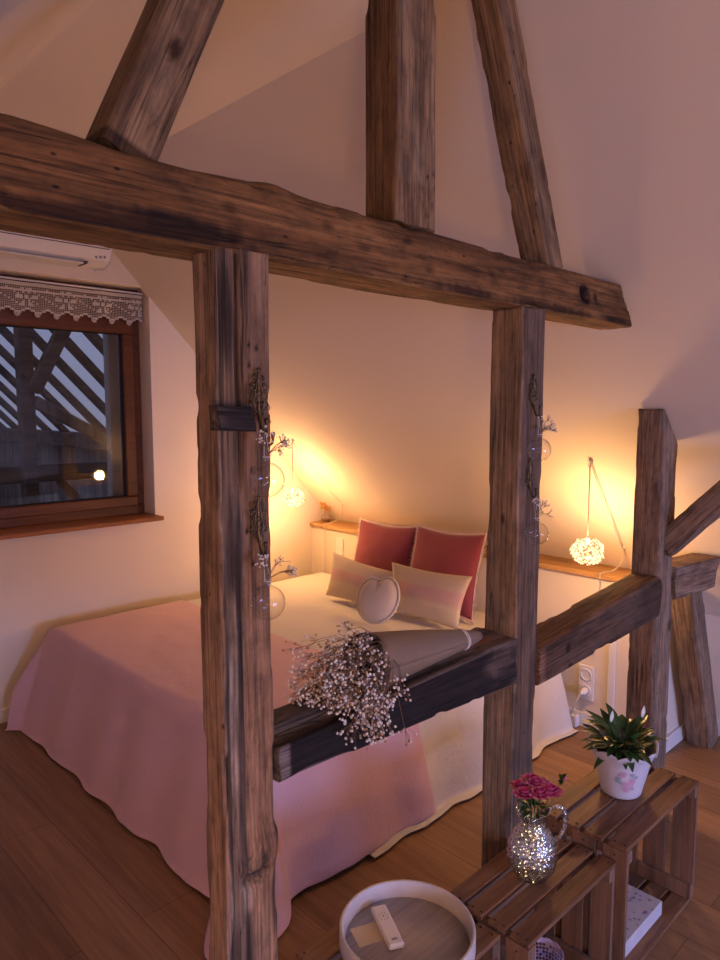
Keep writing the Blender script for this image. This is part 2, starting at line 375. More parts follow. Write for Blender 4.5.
f.bx(gx0,gx1,fy0-.002,fy0+.02,gz0,gz0+t);f.bx(gx0,gx1,fy0-.002,fy0+.02,gz1-t,gz1);f.bx(gx0,gx0+t,fy0-.002,fy0+.02,gz0,gz1);f.bx(gx1-t,gx1,fy0-.002,fy0+.02,gz0,gz1)
f.build('gasket',M_black,sash,world=True)
q=MB(); q.add([(gx0,fy0+.012,gz0),(gx1,fy0+.012,gz0),(gx1,fy0+.012,gz1),(gx0,fy0+.012,gz1)],[(0,1,2,3)]); q.build('pane',M_pane,sash,world=True)
b=MB(); b.bx(.5,1.945,YG-.085,YG+.12,.925,.948,bev=.004); b.build('window_sill',M_sill,w,world=True)

# barn attic seen beyond the glass
BZ=1.335; BX=2.735
def barn(name,p0,p1,w_,d_,label,cat,mat=None,group=None,kind=None):
    p0=Vector(p0);p1=Vector(p1); d=(p1-p0); ln=d.length; d.normalize(); rot=d.to_track_quat('Z','Y').to_matrix()
    q=MB(); q.box((0,0,0),(w_,d_,ln),rot,bev=.008); o=q.build(name,mat or M_barn,None,(p0+p1)/2); tag(o,label,cat,group); 
    if kind: o['kind']=kind
    return o
barn_floor=MB(); barn_floor.bx(-1.6,4.2,YG+.30,9.6,-.4,-.3); tag(struct(barn_floor.build('floor_barn',M_barnwall)),None)
bw=MB(); bw.bx(2.86,2.92,YG+.36,9.5,-.3,1.22); struct(bw.build('wall_barn_side',M_board))
bw=MB(); bw.bx(-1.6,2.85,9.5,9.6,-.3,1.9); struct(bw.build('wall_barn_end',M_board))
nr=12
for i in range(nr):
    y=4.25+i*.45
    barn('rafter',(2.86,y,slope_z(2.86)+.02),(.3,y,slope_z(.3)+.02),.095,.05,'dark sloping rafter of the barn roof seen through the window','rafter',group='rafters seen through the window')
barn('wall_plate',(2.78,YG+.36,1.25),(2.78,9.4,1.25),.14,.14,'horizontal timber plate under the rafter feet, seen through the window','beam')
barn('barn_post',(1.735,5.0,-.3),(1.735,5.0,2.5),.09,.10,'upright barn post with a curved brace, seen left through the window','post')
barn('barn_brace',(1.76,4.93,1.66),(2.08,4.93,2.28),.07,.09,'short slanting brace rising from the barn post seen through the window','brace')
barn('barn_beam',(.8,5.12,1.10),(2.85,5.12,1.09),.13,.12,'heavy horizontal barn beam low in the window view','beam')
barn('barn_strut',(1.78,5.0,1.60),(2.82,5.0,1.02),.07,.08,'pale slanting strut below the rafters seen through the window','strut',M_board)
barn('barn_low_brace',(1.98,5.13,1.03),(2.84,5.13,.04),.05,.06,'thin pale brace under the barn beam seen through the window','brace',M_board)
barn('barn_reveal_post',(1.868,3.985,-.3),(1.868,3.985,2.15),.075,.05,'pale grey upright board just outside the window on its right','board',M_barnwall)

# AC unit
ac=thing('air_conditioner','white split air conditioner on the gable wall above the lace valance','air conditioner',(1.2,YG,2.26))
q=MB(); prof=[(YG-.005,2.262),(YG-.13,2.252),(YG-.19,2.275),(YG-.212,2.33),(YG-.212,2.50),(YG-.19,2.53),(YG-.005,2.53)]
n_=len(prof)
def acb(mb,x0,x1,prof):
    n=len(prof); vs=[(x0,y,z) for y,z in prof]+[(x1,y,z) for y,z in prof]
    mb.add(vs,[list(range(n)),list(range(n,2*n))[::-1]]+[[i,(i+1)%n,(i+1)%n+n,i+n] for i in range(n)])
acb(q,.86,1.632,prof); o=q.build('housing',M_white,ac,world=True); m=o.modifiers.new('bev','BEVEL'); m.width=.006; m.segments=3
hs=o; q=MB(); q.bx(.90,1.50,YG-.185,YG-.10,2.249,2.256,bev=.002); q.build('louvre',M_trim,ac,world=True)
q=MB(); q.bx(1.505,1.512,YG-.20,YG-.10,2.2485,2.262); q.bx(.88,1.62,YG-.214,YG-.2105,2.327,2.331); q.build('seam',M_grey,hs,world=True)
q=MB(); q.bx(1.335,1.375,YG-.2135,YG-.211,2.351,2.357); q.build('logo',M_lg,hs,world=True)
q=MB(); 
for k in range(3): q.ball((1.555+k*.022,YG-.202,2.285+.003*k),.007,seg=8,rings=4,sc=(1,.4,1))
q.build('display',M_lg,hs,world=True)

# crochet valance
def lace():
    q=MB(); x0,x1,z0,z1=.63,1.925,2.035,2.172; c=.0088; nx=int((x1-x0)/c); nz=int((z1-z0)/c); y=YG+.055
    def yy(x,z): return y+.004*math.sin(x*40)+.002*math.sin(z*90+x*13)
    def Q(xa,xb,za,zb): q.add([(xa,yy(xa,za),za),(xb,yy(xb,za),za),(xb,yy(xb,zb),zb),(xa,yy(xa,zb),zb)],[(0,1,2,3)])
    th=.0016; P=22
    for i in range(nx):
        xa=x0+i*c; ph=(i%P)-P/2+.5
        low=int(2.2*abs(math.sin(PI*i/ (P/2))) ) # scallops
        for j in range(-low,nz):
            za=z0+j*c; pj=j-nz*.42
            r=math.hypot(ph,pj); an=math.atan2(pj,ph)
            fill= r<1.1 or (2.3<r<5.6 and math.cos(an*6)>.25) or j>=nz-2 or j==nz-5
            if (i*7+j*3)%11==0 and j>2 and j<nz-3: fill=True
            if j==-low: fill=True
            if fill: Q(xa,xa+c,za,za+c)
            else:
                Q(xa,xa+c,za,za+th); Q(xa,xa+th,za+th,za+c)
    # round scallop beads
    for k in range(int(nx/ (P/2))+1):
        x=x0+ (k+.5)*P/2*c
        if x>x1: break
        for a in range(5):
            t=PI+PI*a/4
            q.ball((x+.011*math.cos(t),yy(x,z0),z0-2*c-.002+.012*math.sin(t)),.0045,seg=6,rings=4)
        q.ball((x,yy(x,z0),z0-2*c-.002),.006,seg=6,rings=4)
    o=q.build('crochet_valance',M_lace,None,(1.28,y,2.1),world=True); solid(o,.0018)
    return tag(o,'ecru crochet lace valance hung across the top of the window','curtain')
lace()
q=MB(); q.tube([(.625,YG+.056,2.178),(1.93,YG+.056,2.178)],.005); tag(q.build('curtain_rod',M_white,None,(1.28,YG+.056,2.178),world=True),'thin white rod carrying the crochet valance above the window','rod')

# ------------------------------------------------------------------ timber
def wnoise(x,y,z): return noise.noise(Vector((x,y,z)))
def rr_pts(w,d,r,n):
    pts=[]; per=[]
    hw,hd=w/2-r,d/2-r
    # walk the rounded rectangle
    segs=[]; 
    corners=[(hw,-hd,-PI/2),(hw,hd,0),(-hw,hd,PI/2),(-hw,-hd,PI)]
    prev=None; out=[]
    for cx,cy,a0 in corners:
        for k in range(4):
            a=a0+PI/2*k/3; out.append((cx+r*math.cos(a),cy+r*math.sin(a),math.cos(a),math.sin(a),1 if k in(1,2) else .6))
    # subdivide straight runs
    res=[]
    for i in range(len(out)):
        p=out[i]; q_=out[(i+1)%len(out)]; d_=math.hypot(q_[0]-p[0],q_[1]-p[1]); res.append(p)
        m=int(d_/ (n))
        for k in range(1,m):
            t=k/m; res.append((p[0]+(q_[0]-p[0])*t,p[1]+(q_[1]-p[1])*t,*( (p[2],p[3]) if abs(p[2]-q_[2])<.5 else (p[2],p[3])),0))
    return res
def timber(name,p0,p1,w,d,mat,label,cat,seed=0,tone=None,groove=None,step=.009,r=.008,wob=.006,chip=.012,skew0=0,skew1=0,w1=None,bend=0,group=None,cell=.007,parent=None,clip=None):
    p0=Vector(p0);p1=Vector(p1); ax=(p1-p0); ln=ax.length; az=ax.normalized(); ay=Vector((0,1,0)); 
    if abs(az.dot(ay))>.9: ay=Vector((1,0,0))
    axx=ay.cross(az).normalized(); ay=az.cross(axx).normalized()
    sec=rr_pts(w,d,r,cell); n=len(sec); m=max(2,int(ln/step))
    vs=[];cols=[]
    for j in range(m+1):
        t=j/m; z=t*ln; ws=1 if w1 is None else 1+(w1/w-1)*t
        for (x,y,nx_,ny_,cn) in sec:
            X=x*ws; Y=y; zz=z+(skew0*(1-t)**6 + skew1*t**6)*(x/(w/2)) + (bend and 0)
            s=seed*7.7
            dd=wnoise(X*9+s,Y*9,z*1.3)*wob + wnoise(X*30+s,Y*30+4,z*2.2)*wob*.35 + wnoise(X*120+s,Y*120,z*7)*.0012
            if cn: 
                c_=wnoise(s+X*3,Y*3+2,z*5.0)+.5*wnoise(s,Y*3,z*17); dd-=max(0,c_-.12)*chip*2*cn
            if groove: dd-=groove(X,Y,z/ln,ln,ny_,nx_)
            if clip: zz=min(zz,clip(p0.x+X)-p0.z)
            vs.append((X+nx_*dd+bend*math.sin(PI*t),Y+ny_*dd,zz+ (wnoise(X*25+s,Y*25,s)*.008 if j in(0,m) else 0)))
            cols.append(tone(X,Y,z/ln,ln,nx_,ny_) if tone else (1,1,1))
    fs=[]
    for j in range(m):
        for k in range(n):
            l=(k+1)%n; fs.append([j*n+k,j*n+l,(j+1)*n+l,(j+1)*n+k])
    c0=len(vs)
    for j,tt in((0,0),(m,1)):
        cx=sum(vs[j*n+k][0] for k in range(n))/n; cy=sum(vs[j*n+k][1] for k in range(n))/n; cz=sum(vs[j*n+k][2] for k in range(n))/n
        vs.append((cx,cy,cz)); cols.append((.75,.75,.75)); ci=len(vs)-1
        for k in range(n):
            l=(k+1)%n; fs.append([ci,j*n+l,j*n+k] if j==0 else [ci,j*n+k,j*n+l])
    me=bpy.data.meshes.new(name); me.from_pydata(vs,[],fs); me.materials.append(mat)
    ca=me.color_attributes.new('tone','FLOAT_COLOR','POINT')
    flat=[]
    for c in cols: flat+= [c[0],c[1],c[2],1]
    ca.data.foreach_set('color',flat)
    me.polygons.foreach_set('use_smooth',[len(f)==4 for f in fs]); me.update()
    o=bpy.data.objects.new(name,me); COL.objects.link(o)
    R_=Matrix((axx,ay,az)).transposed().to_4x4(); R_.translation=p0
    if parent is not None:
        o.parent=parent; R_.translation=p0-Vector(parent['_w'])
    o.matrix_local=R_
    if label: tag(o,label,cat,group)
    return o
def ss(a,b,x):
    t=max(0,min(1,(x-a)/(b-a))) if a!=b else (1 if x>a else 0); return t*t*(3-2*t)
def blob(x,z,cx,cz,rx,rz,e=.35,seed=0):
    d=math.hypot((x-cx)/rx,(z-cz)/rz)+.35*wnoise(x*60+seed,z*14,seed*1.3); return 1-ss(1-e,1+e,d)
def lerp3(a,b_,t): return tuple(p+(q-p)*t for p,q in zip(a,b_))

BR=dict(dark=(.075,.034,.014),mid=(.20,.098,.044),light=(.31,.165,.078))
M_tie=wood('tie_beam_wood',(.085,.035,.010),(.20,.088,.026),(.31,.145,.047),grey=(.2,.16,.12),greyamt=.0,seed=1,dens=.9)
M_pL=wood('left_post_wood',(.14,.082,.045),(.27,.165,.095),(.37,.24,.145),grey=(.26,.215,.175),greyamt=.35,seed=2,dens=.9,knots=.5)
M_pR=wood('right_post_wood',(.16,.095,.052),(.27,.17,.10),(.35,.23,.14),grey=(.26,.22,.18),greyamt=.5,seed=9,dens=.9,knots=.6)
M_p3=wood('short_post_wood',(.14,.085,.048),(.28,.175,.105),(.38,.245,.155),grey=(.24,.19,.155),greyamt=.45,seed=10,dens=1.0,knots=.5)
M_char=wood('charred_wood',(.10,.068,.048),(.19,.13,.095),(.27,.19,.14),grey=(.24,.20,.17),greyamt=.4,seed=12,dens=1.1,knots=.4)
M_st=wood('strut_wood',(.12,.060,.024),(.27,.152,.068),(.39,.238,.112),grey=(.25,.2,.15),greyamt=.3,seed=15,dens=.9,knots=.6)
M_rr=wood('dark_rail_wood',(.045,.022,.011),(.095,.048,.025),(.15,.08,.045),grey=(.14,.11,.09),greyamt=.3,seed=16,dens=1.0,knots=1.0)
YF=1.03
# tie beam (local x = down, local y = away, local z = +X)
def tone_tie(X,Y,t,ln,nx,ny):
    x=-.62+t*ln; c=(1,1,1)
    low=ss(.030,.055,X)*(1-ss(.9,1.3,x))
    d=max(blob(x,X,.42,.050,.35,.016,.5,1), blob(x,X,.60,.040,.14,.022,.4,2), blob(x,X,1.36,.050,.10,.012,.4,3),blob(x,X,1.7,.052,.2,.008,.4,4), blob(x,X,2.08,.052,.07,.010,.4,9))
    c=lerp3(c,(.16,.12,.11),d*.9)
    k=blob(x,X,1.912,-.004,.030,.026,.15,5); c=lerp3(c,(.10,.08,.07),k)
    k=blob(x,X,1.975,.0,.014,.012,.2,6); c=lerp3(c,(.18,.14,.12),k)
    for cx,cz in((.92,-.02),(1.02,.005),(.70,-.01),(1.45,.0),(1.22,.02),(1.15,-.03),(.3,.0)):
        k=blob(x,X,cx,cz,.014,.009,.5,cx*9); c=lerp3(c,(.4,.33,.28),k*.8)
    if nx>.7: c=lerp3(c,(1.25,1.5,1.7),.6)   # greyer underside
    return c
def groove_tie(X,Y,t,ln,ny,nx):
    x=-.62+t*ln
    g=0
    if ny<-.5:
        dx=(x-1.912)/.026; dz=(X+.004)/.023; q=dx*dx+dz*dz
        if q<1: g+=.03*(1-q)**.5
        for (a,b_,zc,w_) in((.98,1.25,.026,.0025),(1.35,1.75,-.012,.002),(.4,.75,.045,.006),(.1,.6,-.02,.002),(1.93,2.2,.012,.003)):
            if a<x<b_:
                zc2=zc+.006*wnoise(x*7,zc*50,0); g+=.007*math.exp(-((X-zc2)/w_)**2)*math.sin(PI*(x-a)/(b_-a))
    if nx<-.5: # hewn hollow on the top edge
        g+=.010*math.exp(-((x-.56)/.10)**2)
        g-=.010*math.exp(-((x-.80)/.05)**2)
        g-=.008*math.exp(-((x-.2)/.16)**2)
    return g
timber('tie_beam',(-.62,YF+.062,1.880),(2.18,YF+.062,1.870),.122,.124,M_tie,'long heavy brown tie beam spanning the picture above both posts','beam',1,tone_tie,groove_tie,step=.008,wob=.009,chip=.014,skew1=.05)
# left post
def tone_L(X,Y,t,ln,nx,ny):
    z=t*ln; c=(1,1,1)
    if ny<-.5:
        # weathered grey left half, smoother brown right half
        gl=1-ss(-.018,-.004,X+.004*math.sin(z*9)); lo=1-ss(1.28,1.50,z)
        c=lerp3(c,(.80,.90,1.02),gl*lo*.9)
        c=lerp3(c,(1.18,1.0,.84),(1-gl)*.8); up=ss(1.35,1.6,z); c=lerp3(c,(1.12,.95,.80),up*.8)
        k=blob(X,z,-.033,1.70,.012,.10,.5,1); c=lerp3(c,(.20,.17,.15),k*.9)
        xc=-.006+.005*math.sin(z*2.2+1); k=math.exp(-((X-xc)/.0045)**2)*ss(1.36,1.50,z); c=lerp3(c,(.10,.08,.08),k)
        k=math.exp(-((X+.046)/.0022)**2)*ss(1.2,1.5,z)*.8; c=lerp3(c,(.15,.13,.13),k)
        for (cx,cz,rx,rz) in((-.051,1.02,.006,.30),(-.020,1.16,.010,.22),(-.022,.86,.008,.20),(-.048,.72,.006,.16),(-.036,1.30,.010,.09),(.054,.80,.006,.12),(.050,.60,.007,.07),(-.040,.53,.012,.06),(-.014,.52,.010,.07),(-.018,.72,.010,.05)):
            k=blob(X,z,cx,cz,rx,rz,.45,cx*99+cz); c=lerp3(c,(.27,.26,.29),k*.9)
        for (cx,cz,rx,rz) in((-.040,1.02,.006,.09),(-.036,.90,.008,.05),(-.014,.635,.013,.028),(-.052,.62,.006,.09),(-.030,1.12,.004,.10)):
            k=blob(X,z,cx,cz,rx,rz,.4,cx*99+cz); c=lerp3(c,(1.5,1.75,2.0),k*.75)
        k=max(blob(X,z,.006,.675,.030,.011,.4,7),blob(X,z,.018,.695,.010,.03,.4,8)); c=lerp3(c,(.28,.26,.30),k*.9)
        for (cx,cz) in((.010,1.66),(.010,1.625),(.026,1.655),(.024,1.585),(.012,1.44),(-.012,1.60),(.012,1.27),(.022,1.22),(.0,1.33),(.016,1.37)):
            k=blob(X,z,cx,cz,.0035,.005,.3,cz); c=lerp3(c,(.08,.06,.06),k)
    if nx<-.5: c=(1.15,1.10,1.08)  # left face lightened in colour to stand for side light
    return c
def groove_L(X,Y,t,ln,ny,nx):
    z=t*ln; g=0
    if ny<-.5:
        xc=-.006+.005*math.sin(z*2.2+1); g+=.020*math.exp(-((X-xc)/.0035)**2)*ss(1.36,1.50,z)
        g+=.010*math.exp(-((X+.046)/.002)**2)*ss(1.2,1.5,z)
        xl=-.036+.003*math.sin(z*5); g+=.012*math.exp(-((X-xl)/.004)**2)*(1-ss(1.2,1.3,z))*(.6+.4*math.sin(z*11))
        xl=-.012+.003*math.sin(z*6+2); g+=.007*math.exp(-((X-xl)/.003)**2)*(1-ss(1.2,1.3,z))
        g+=.016*math.exp(-((X-.004)/.03)**4)*math.exp(-((z-.668)/.011)**2)
        g-=.008*math.exp(-((X-.004)/.03)**4)*math.exp(-((z-.700)/.02)**2)
        g+=.012*math.exp(-((X+.042)/.012)**2)*math.exp(-((z-.54)/.06)**2)
        g-=.006*ss(.0,.02,X)*math.exp(-((z-.72)/.05)**2)
    return g
timber('timber_post',(.728,YF+.036,0),(.726,YF+.036,1.822),.120,.072,M_pL,'tall weathered foreground post with grey streaks and a dark block nailed on','post',2,tone_L,groove_L,step=.006,cell=.0035,wob=.006,w1=.114)
# right post
def tone_R(X,Y,t,ln,nx,ny):
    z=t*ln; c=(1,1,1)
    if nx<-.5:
        lo=1-ss(.3,1.3,z); c=(1.3-.12*lo,1.27-.0*lo,1.2+.16*lo)  # light on the left face put into the tone, cooler lower down
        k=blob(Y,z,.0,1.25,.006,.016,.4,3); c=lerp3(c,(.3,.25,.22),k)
    if ny<-.5: c=(.62,.55,.52);  # front face darkened in colour as the shaded side
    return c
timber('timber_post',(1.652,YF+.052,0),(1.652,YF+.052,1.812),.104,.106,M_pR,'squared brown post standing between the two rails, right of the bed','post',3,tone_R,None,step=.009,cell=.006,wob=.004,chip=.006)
# short post
def tone_3(X,Y,t,ln,nx,ny):
    z=t*ln; c=(1,1,1)
    c=lerp3(c,(.25,.2,.18),max(blob(X+Y,z,.0,.74,.016,.022,.3,1),blob(X,z,.055,1.08,.01,.035,.3,2))*.9)
    if nx<-.5: c=(c[0]*.95,c[1]*.93,c[2]*.93)
    return c
def groove_3(X,Y,t,ln,ny,nx):
    z=t*ln; g=0
    if ny<-.5: g+=.02*ss(1.45,1.56,z)*ss(.0,.065,X)+.012*math.exp(-((z-1.08)/.03)**2)*ss(.03,.06,X)
    if ny<-.5: g+=.006*math.exp(-((X-.002)/.003)**2)*ss(.3,.5,z)*(1-ss(1.2,1.4,z))
    if nx>.5: g+=.03*ss(1.42,1.56,z)
    return g
timber('timber_post',(2.575,YF+.052,0),(2.575,YF+.052,1.545),.132,.105,M_p3,'short free-topped weathered post at the right end of the rails','post',4,tone_3,groove_3,clip=lambda X:slope_z(X)-.02,step=.009,wob=.008,chip=.012)
# upper struts and king post
def tone_k(X,Y,t,ln,nx,ny):
    z=t*ln; c=(1,1,1)
    if ny<-.5 and z<.09: c=lerp3(c,(.75,.62,.55),.5)
    if nx<-.5: c=(.80,.74,.70)
    for (cx,cz) in((.05,.05),(.06,.09),(.03,.03),(.055,.12)):
        k=blob(X,z,cx,cz,.008,.006,.4,cz*50); c=lerp3(c,(.25,.2,.17),k*.8)
    return c
timber('king_post',(1.176,YF+.045,1.937),(1.174,YF+.045,2.605),.128,.095,M_st,'upright square post standing on the middle of the tie beam','post',5,tone_k,None,wob=.006,chip=.012,step=.009)
def tone_s1(X,Y,t,ln,nx,ny):
    z=t*ln; c=(1,1,1)
    k=blob(X,z,.0,.20,.009,.02,.4,1); c=lerp3(c,(.2,.15,.12),k)
    if ny<-.5: c=lerp3(c,(.55,.5,.45),.9*(1-ss(-.035,-.022,X))+.7*ss(.025,.04,X))
    if z<.02: c=(.25,.2,.17)
    return c
timber('truss_strut',(.524,YF+.045,1.925),(.730,YF+.045,2.385),.090,.085,M_st,'upper strut leaning right on the left half of the tie beam','strut',6,tone_s1,None,step=.009,wob=.005,chip=.009)
def tone_s2(X,Y,t,ln,nx,ny):
    c=(1,1,1); z=t*ln
    if ny<-.5: c=(.86,.80,.74)
    for (cx,cz) in((-.02,.20),(.02,.12),(.0,.34),(.01,.52),(-.02,.47),(.02,.26)):
        k=blob(X,z,cx,cz,.010,.024,.4,cz*50); c=lerp3(c,(.28,.22,.18),k*.85)
    if ny<-.5 : c=lerp3(c,(.85,.85,.85),1-ss(.0,.02,X))
    return c
timber('truss_strut',(1.768,YF+.045,1.925),(1.478,YF+.045,2.575),.080,.085,M_st,'upper strut leaning left from the right half of the tie beam','strut',7,tone_s2,None,step=.009,wob=.007,chip=.012)
# middle rail: local x = down
def tone_m(X,Y,t,ln,nx,ny):
    x=.79+t*ln; c=(1,1,1)
    if ny<-.5:
        n_=wnoise(x*9,X*30,1)*.5+wnoise(x*30,X*90,2)*.3
        k=ss(-.35,.25,.5-ss(1.30,1.62,x)*.55+n_); c=lerp3((.55,.5,.48),(.085,.075,.075),k)
        e=blob(x,X,1.50,-.02,.05,.03,.5,8); c=lerp3(c,(.75,.66,.60),e*.6)
        if x<.812: c=(1.1,1.15,1.25)
    elif nx<-.5:
        c=lerp3((.95,1.0,1.06),(.16,.14,.14),blob(x,Y,1.05,-.045,.30,.014,.5,3)*.9)
        k=blob(x,Y,1.50,-.01,.05,.020,.5,4); c=lerp3(c,(1.7,1.0,.45),k*.8)
        k=blob(x,Y,1.42,.01,.03,.02,.5,5); c=lerp3(c,(.3,.25,.22),k*.8)
    return c
def groove_m(X,Y,t,ln,ny,nx):
    x=.79+t*ln; g=0
    if nx<-.5: g+=.012*math.exp(-((Y+.035)/.006)**2)*(1-ss(1.0,1.2,x)); g+=.012*ss(.0,.03,-Y)*ss(1.1,.9,x)
    if nx<-.5: g+=.006*wnoise(x*12,Y*10,5)
    return g
timber('timber_rail',(.795,YF+.066,.872),(1.598,YF+.066,.868),.080,.145,M_char,'low charred rail between the two tall posts with dried flowers on it','rail',8,tone_m,groove_m,wob=.007,chip=.014,step=.008,w1=.125)
def tone_r(X,Y,t,ln,nx,ny):
    x=1.70+t*ln; c=(1,1,1)
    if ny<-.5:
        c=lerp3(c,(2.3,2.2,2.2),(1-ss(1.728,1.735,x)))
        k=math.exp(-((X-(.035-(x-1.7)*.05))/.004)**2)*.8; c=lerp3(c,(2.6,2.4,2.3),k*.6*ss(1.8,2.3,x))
        for cx,cz in((1.86,-.01),(1.87,.05)):
            k=blob(x,X,cx,cz,.016,.012,.3,cz); c=lerp3(c,(.2,.16,.15),k)
        c=lerp3(c,(.55,.5,.48),ss(2.2,2.45,x)*.7)
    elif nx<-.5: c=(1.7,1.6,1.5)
    return c
timber('timber_rail',(1.708,YF+.050,.820),(2.512,YF+.050,.868),.112,.12,M_rr,'dark brown knotty rail between the right post and short post','rail',9,tone_r,None,w1=.152,wob=.006,chip=.012,step=.008,r=.014)
timber('timber_stub',(2.645,YF+.050,.898),(3.075,YF+.050,.872),.125,.12,M_p3,'short brown beam stub projecting right from behind the short post','beam',10,None,None,wob=.006,step=.01,skew1=-.03)
timber('timber_brace',(2.60,1.045,1.045),(2.60,.74,1.37),.075,.085,M_p3,'slanting brace rising toward the right edge from the short post','brace',11,None,None,wob=.005,step=.01)
timber('leaning_strut',(3.03,YF+.105,.83),(3.36,YF+.105,0.0),.125,.10,M_p3,'leaning strut standing under the beam stub at the right edge','strut',12,None,None,wob=.006,step=.01)
# the small dark block on the left post
def tone_b(X,Y,t,ln,nx,ny): return lerp3((.28,.26,.26),(.12,.11,.12),blob(t*ln,X,.05,0,.03,.02,.5,1))
timber('wood_block',(.652,YF-.014,1.534),(.724,YF-.014,1.530),.042,.028,M_char,'small black wooden block nailed across the front of the left post','block',13,tone_b,None,wob=.002,chip=.004,step=.004,r=.003)

# ------------------------------------------------------------------ bed
bx0,bx1,by0,by1,bz=1.235,3.06,1.735,3.49,.470
bed=thing('bed','low double bed under the pink throw with its head at the knee wall','bed',((bx0+bx1)/2,(by0+by1)/2,0))
q=MB(); q.bx(bx0+.06,bx1-.01,by0+.06,by1-.05,.08,.26,bev=.01); q.build('bed_base',M_oak,bed,world=True)
q=MB(); q.bx(bx0+.01,bx1,by0+.01,by1-.01,.26,bz-.022,bev=.03); q.build('mattress',M_cream,bed,world=True)
for x in(bx0+.12,bx1-.12):
    for y in(by0+.12,by1-.12):
        q=MB(); q.bx(x-.03,x+.03,y-.03,y+.03,0,.08); q.build('leg',M_oak,bed,world=True)
def drape(name,mat,u0,u1,v0,v1,zt,fold,seed,hemw,label,cat,x0=bx0,x1=bx1,y0=by0,y1=by1,res=.016,flare=.16,th=.004,ymax=3.615,xmax=3.075,cornerflow=1.0):
    nu=int((u1-u0)/res); nv=int((v1-v0)/res); vs=[];fs=[]
    R_=.05
    for i in range(nu+1):
        for j in range(nv+1):
            u=u0+(u1-u0)*i/nu; v=v0+(v1-v0)*j/nv
            eu=min(i,nu-i)/6.; ev=min(j,nv-j)/6.
            if i==0: u+=hemw*wnoise(v*9,seed,0)
            if j==0: v+=hemw*wnoise(u*9,seed,3)
            cx=min(max(u,x0+R_),x1-R_); cy=min(max(v,y0+R_),y1-R_); dx=u-cx; dy=v-cy; d=math.hypot(dx,dy)
            if d<1e-6:
                z=zt+.004*wnoise(u*3,v*3,seed)+.0035*wnoise(u*11+3,v*9,seed)
                p=(u,v,z)
            else:
                nx_,ny_=dx/d,dy/d; an=math.atan2(dy,dx)
                arc=R_*PI/2
                if d<arc: a=d/R_; h=R_*math.sin(a); z=zt-R_*(1-math.cos(a))
                else:
                    e=d-arc; corner=min(1,2.2*abs(nx_*ny_)*cornerflow)
                    path=(cx*1.0 if abs(dy)>abs(dx) else cy)
                    k=min(1,e/.25)
                    s_= (cx+ (0 if abs(dy)>abs(dx) else 0)) - cy + an*.10
                    w_=fold*(.6*wnoise(s_*5.5,seed,1)+.4*math.sin(s_*17+seed+2*wnoise(s_*3,seed,5)))*k*(1-.3*corner)
                    w_+= corner*fold*1.6*math.sin(an*7+seed)*k
                    fl=flare*(1+.7*corner)
                    h=R_+e*fl+w_+.0; z=zt-R_-e*math.sqrt(max(.2,1-fl*fl))
                    if z<.012:
                        h+=(.012-z)*.6; z=.012+.006*abs(wnoise(u*20,v*20,1))
                p=(cx+nx_*h,cy+ny_*h,z+.003*wnoise(u*8,v*8,seed+2))
            vs.append((min(p[0],xmax),min(p[1],ymax),p[2]))
    for i in range(nu):
        for j in range(nv):
            a=i*(nv+1)+j; fs.append([a,a+nv+1,a+nv+2,a+1])
    q=MB(); q.add(vs,fs,0,True); o=q.build(name,mat,None,((x0+x1)/2,(y0+y1)/2,zt),world=True); solid(o,th,0); subd(o,1)
    return tag(o,label,cat)
drape('bedspread',M_cream,1.62,3.02,by0-.490,by1+.10,bz,.026,8,.02,'cream cotton bedspread covering the head half of the bed','bedspread',flare=.255)
drape('throw_blanket',M_pink,bx0-.475,1.985,by0-.458,by1+.11,bz+.012,.026,8,.012,'large pink gauze throw covering the foot half of the bed','blanket',flare=.27)

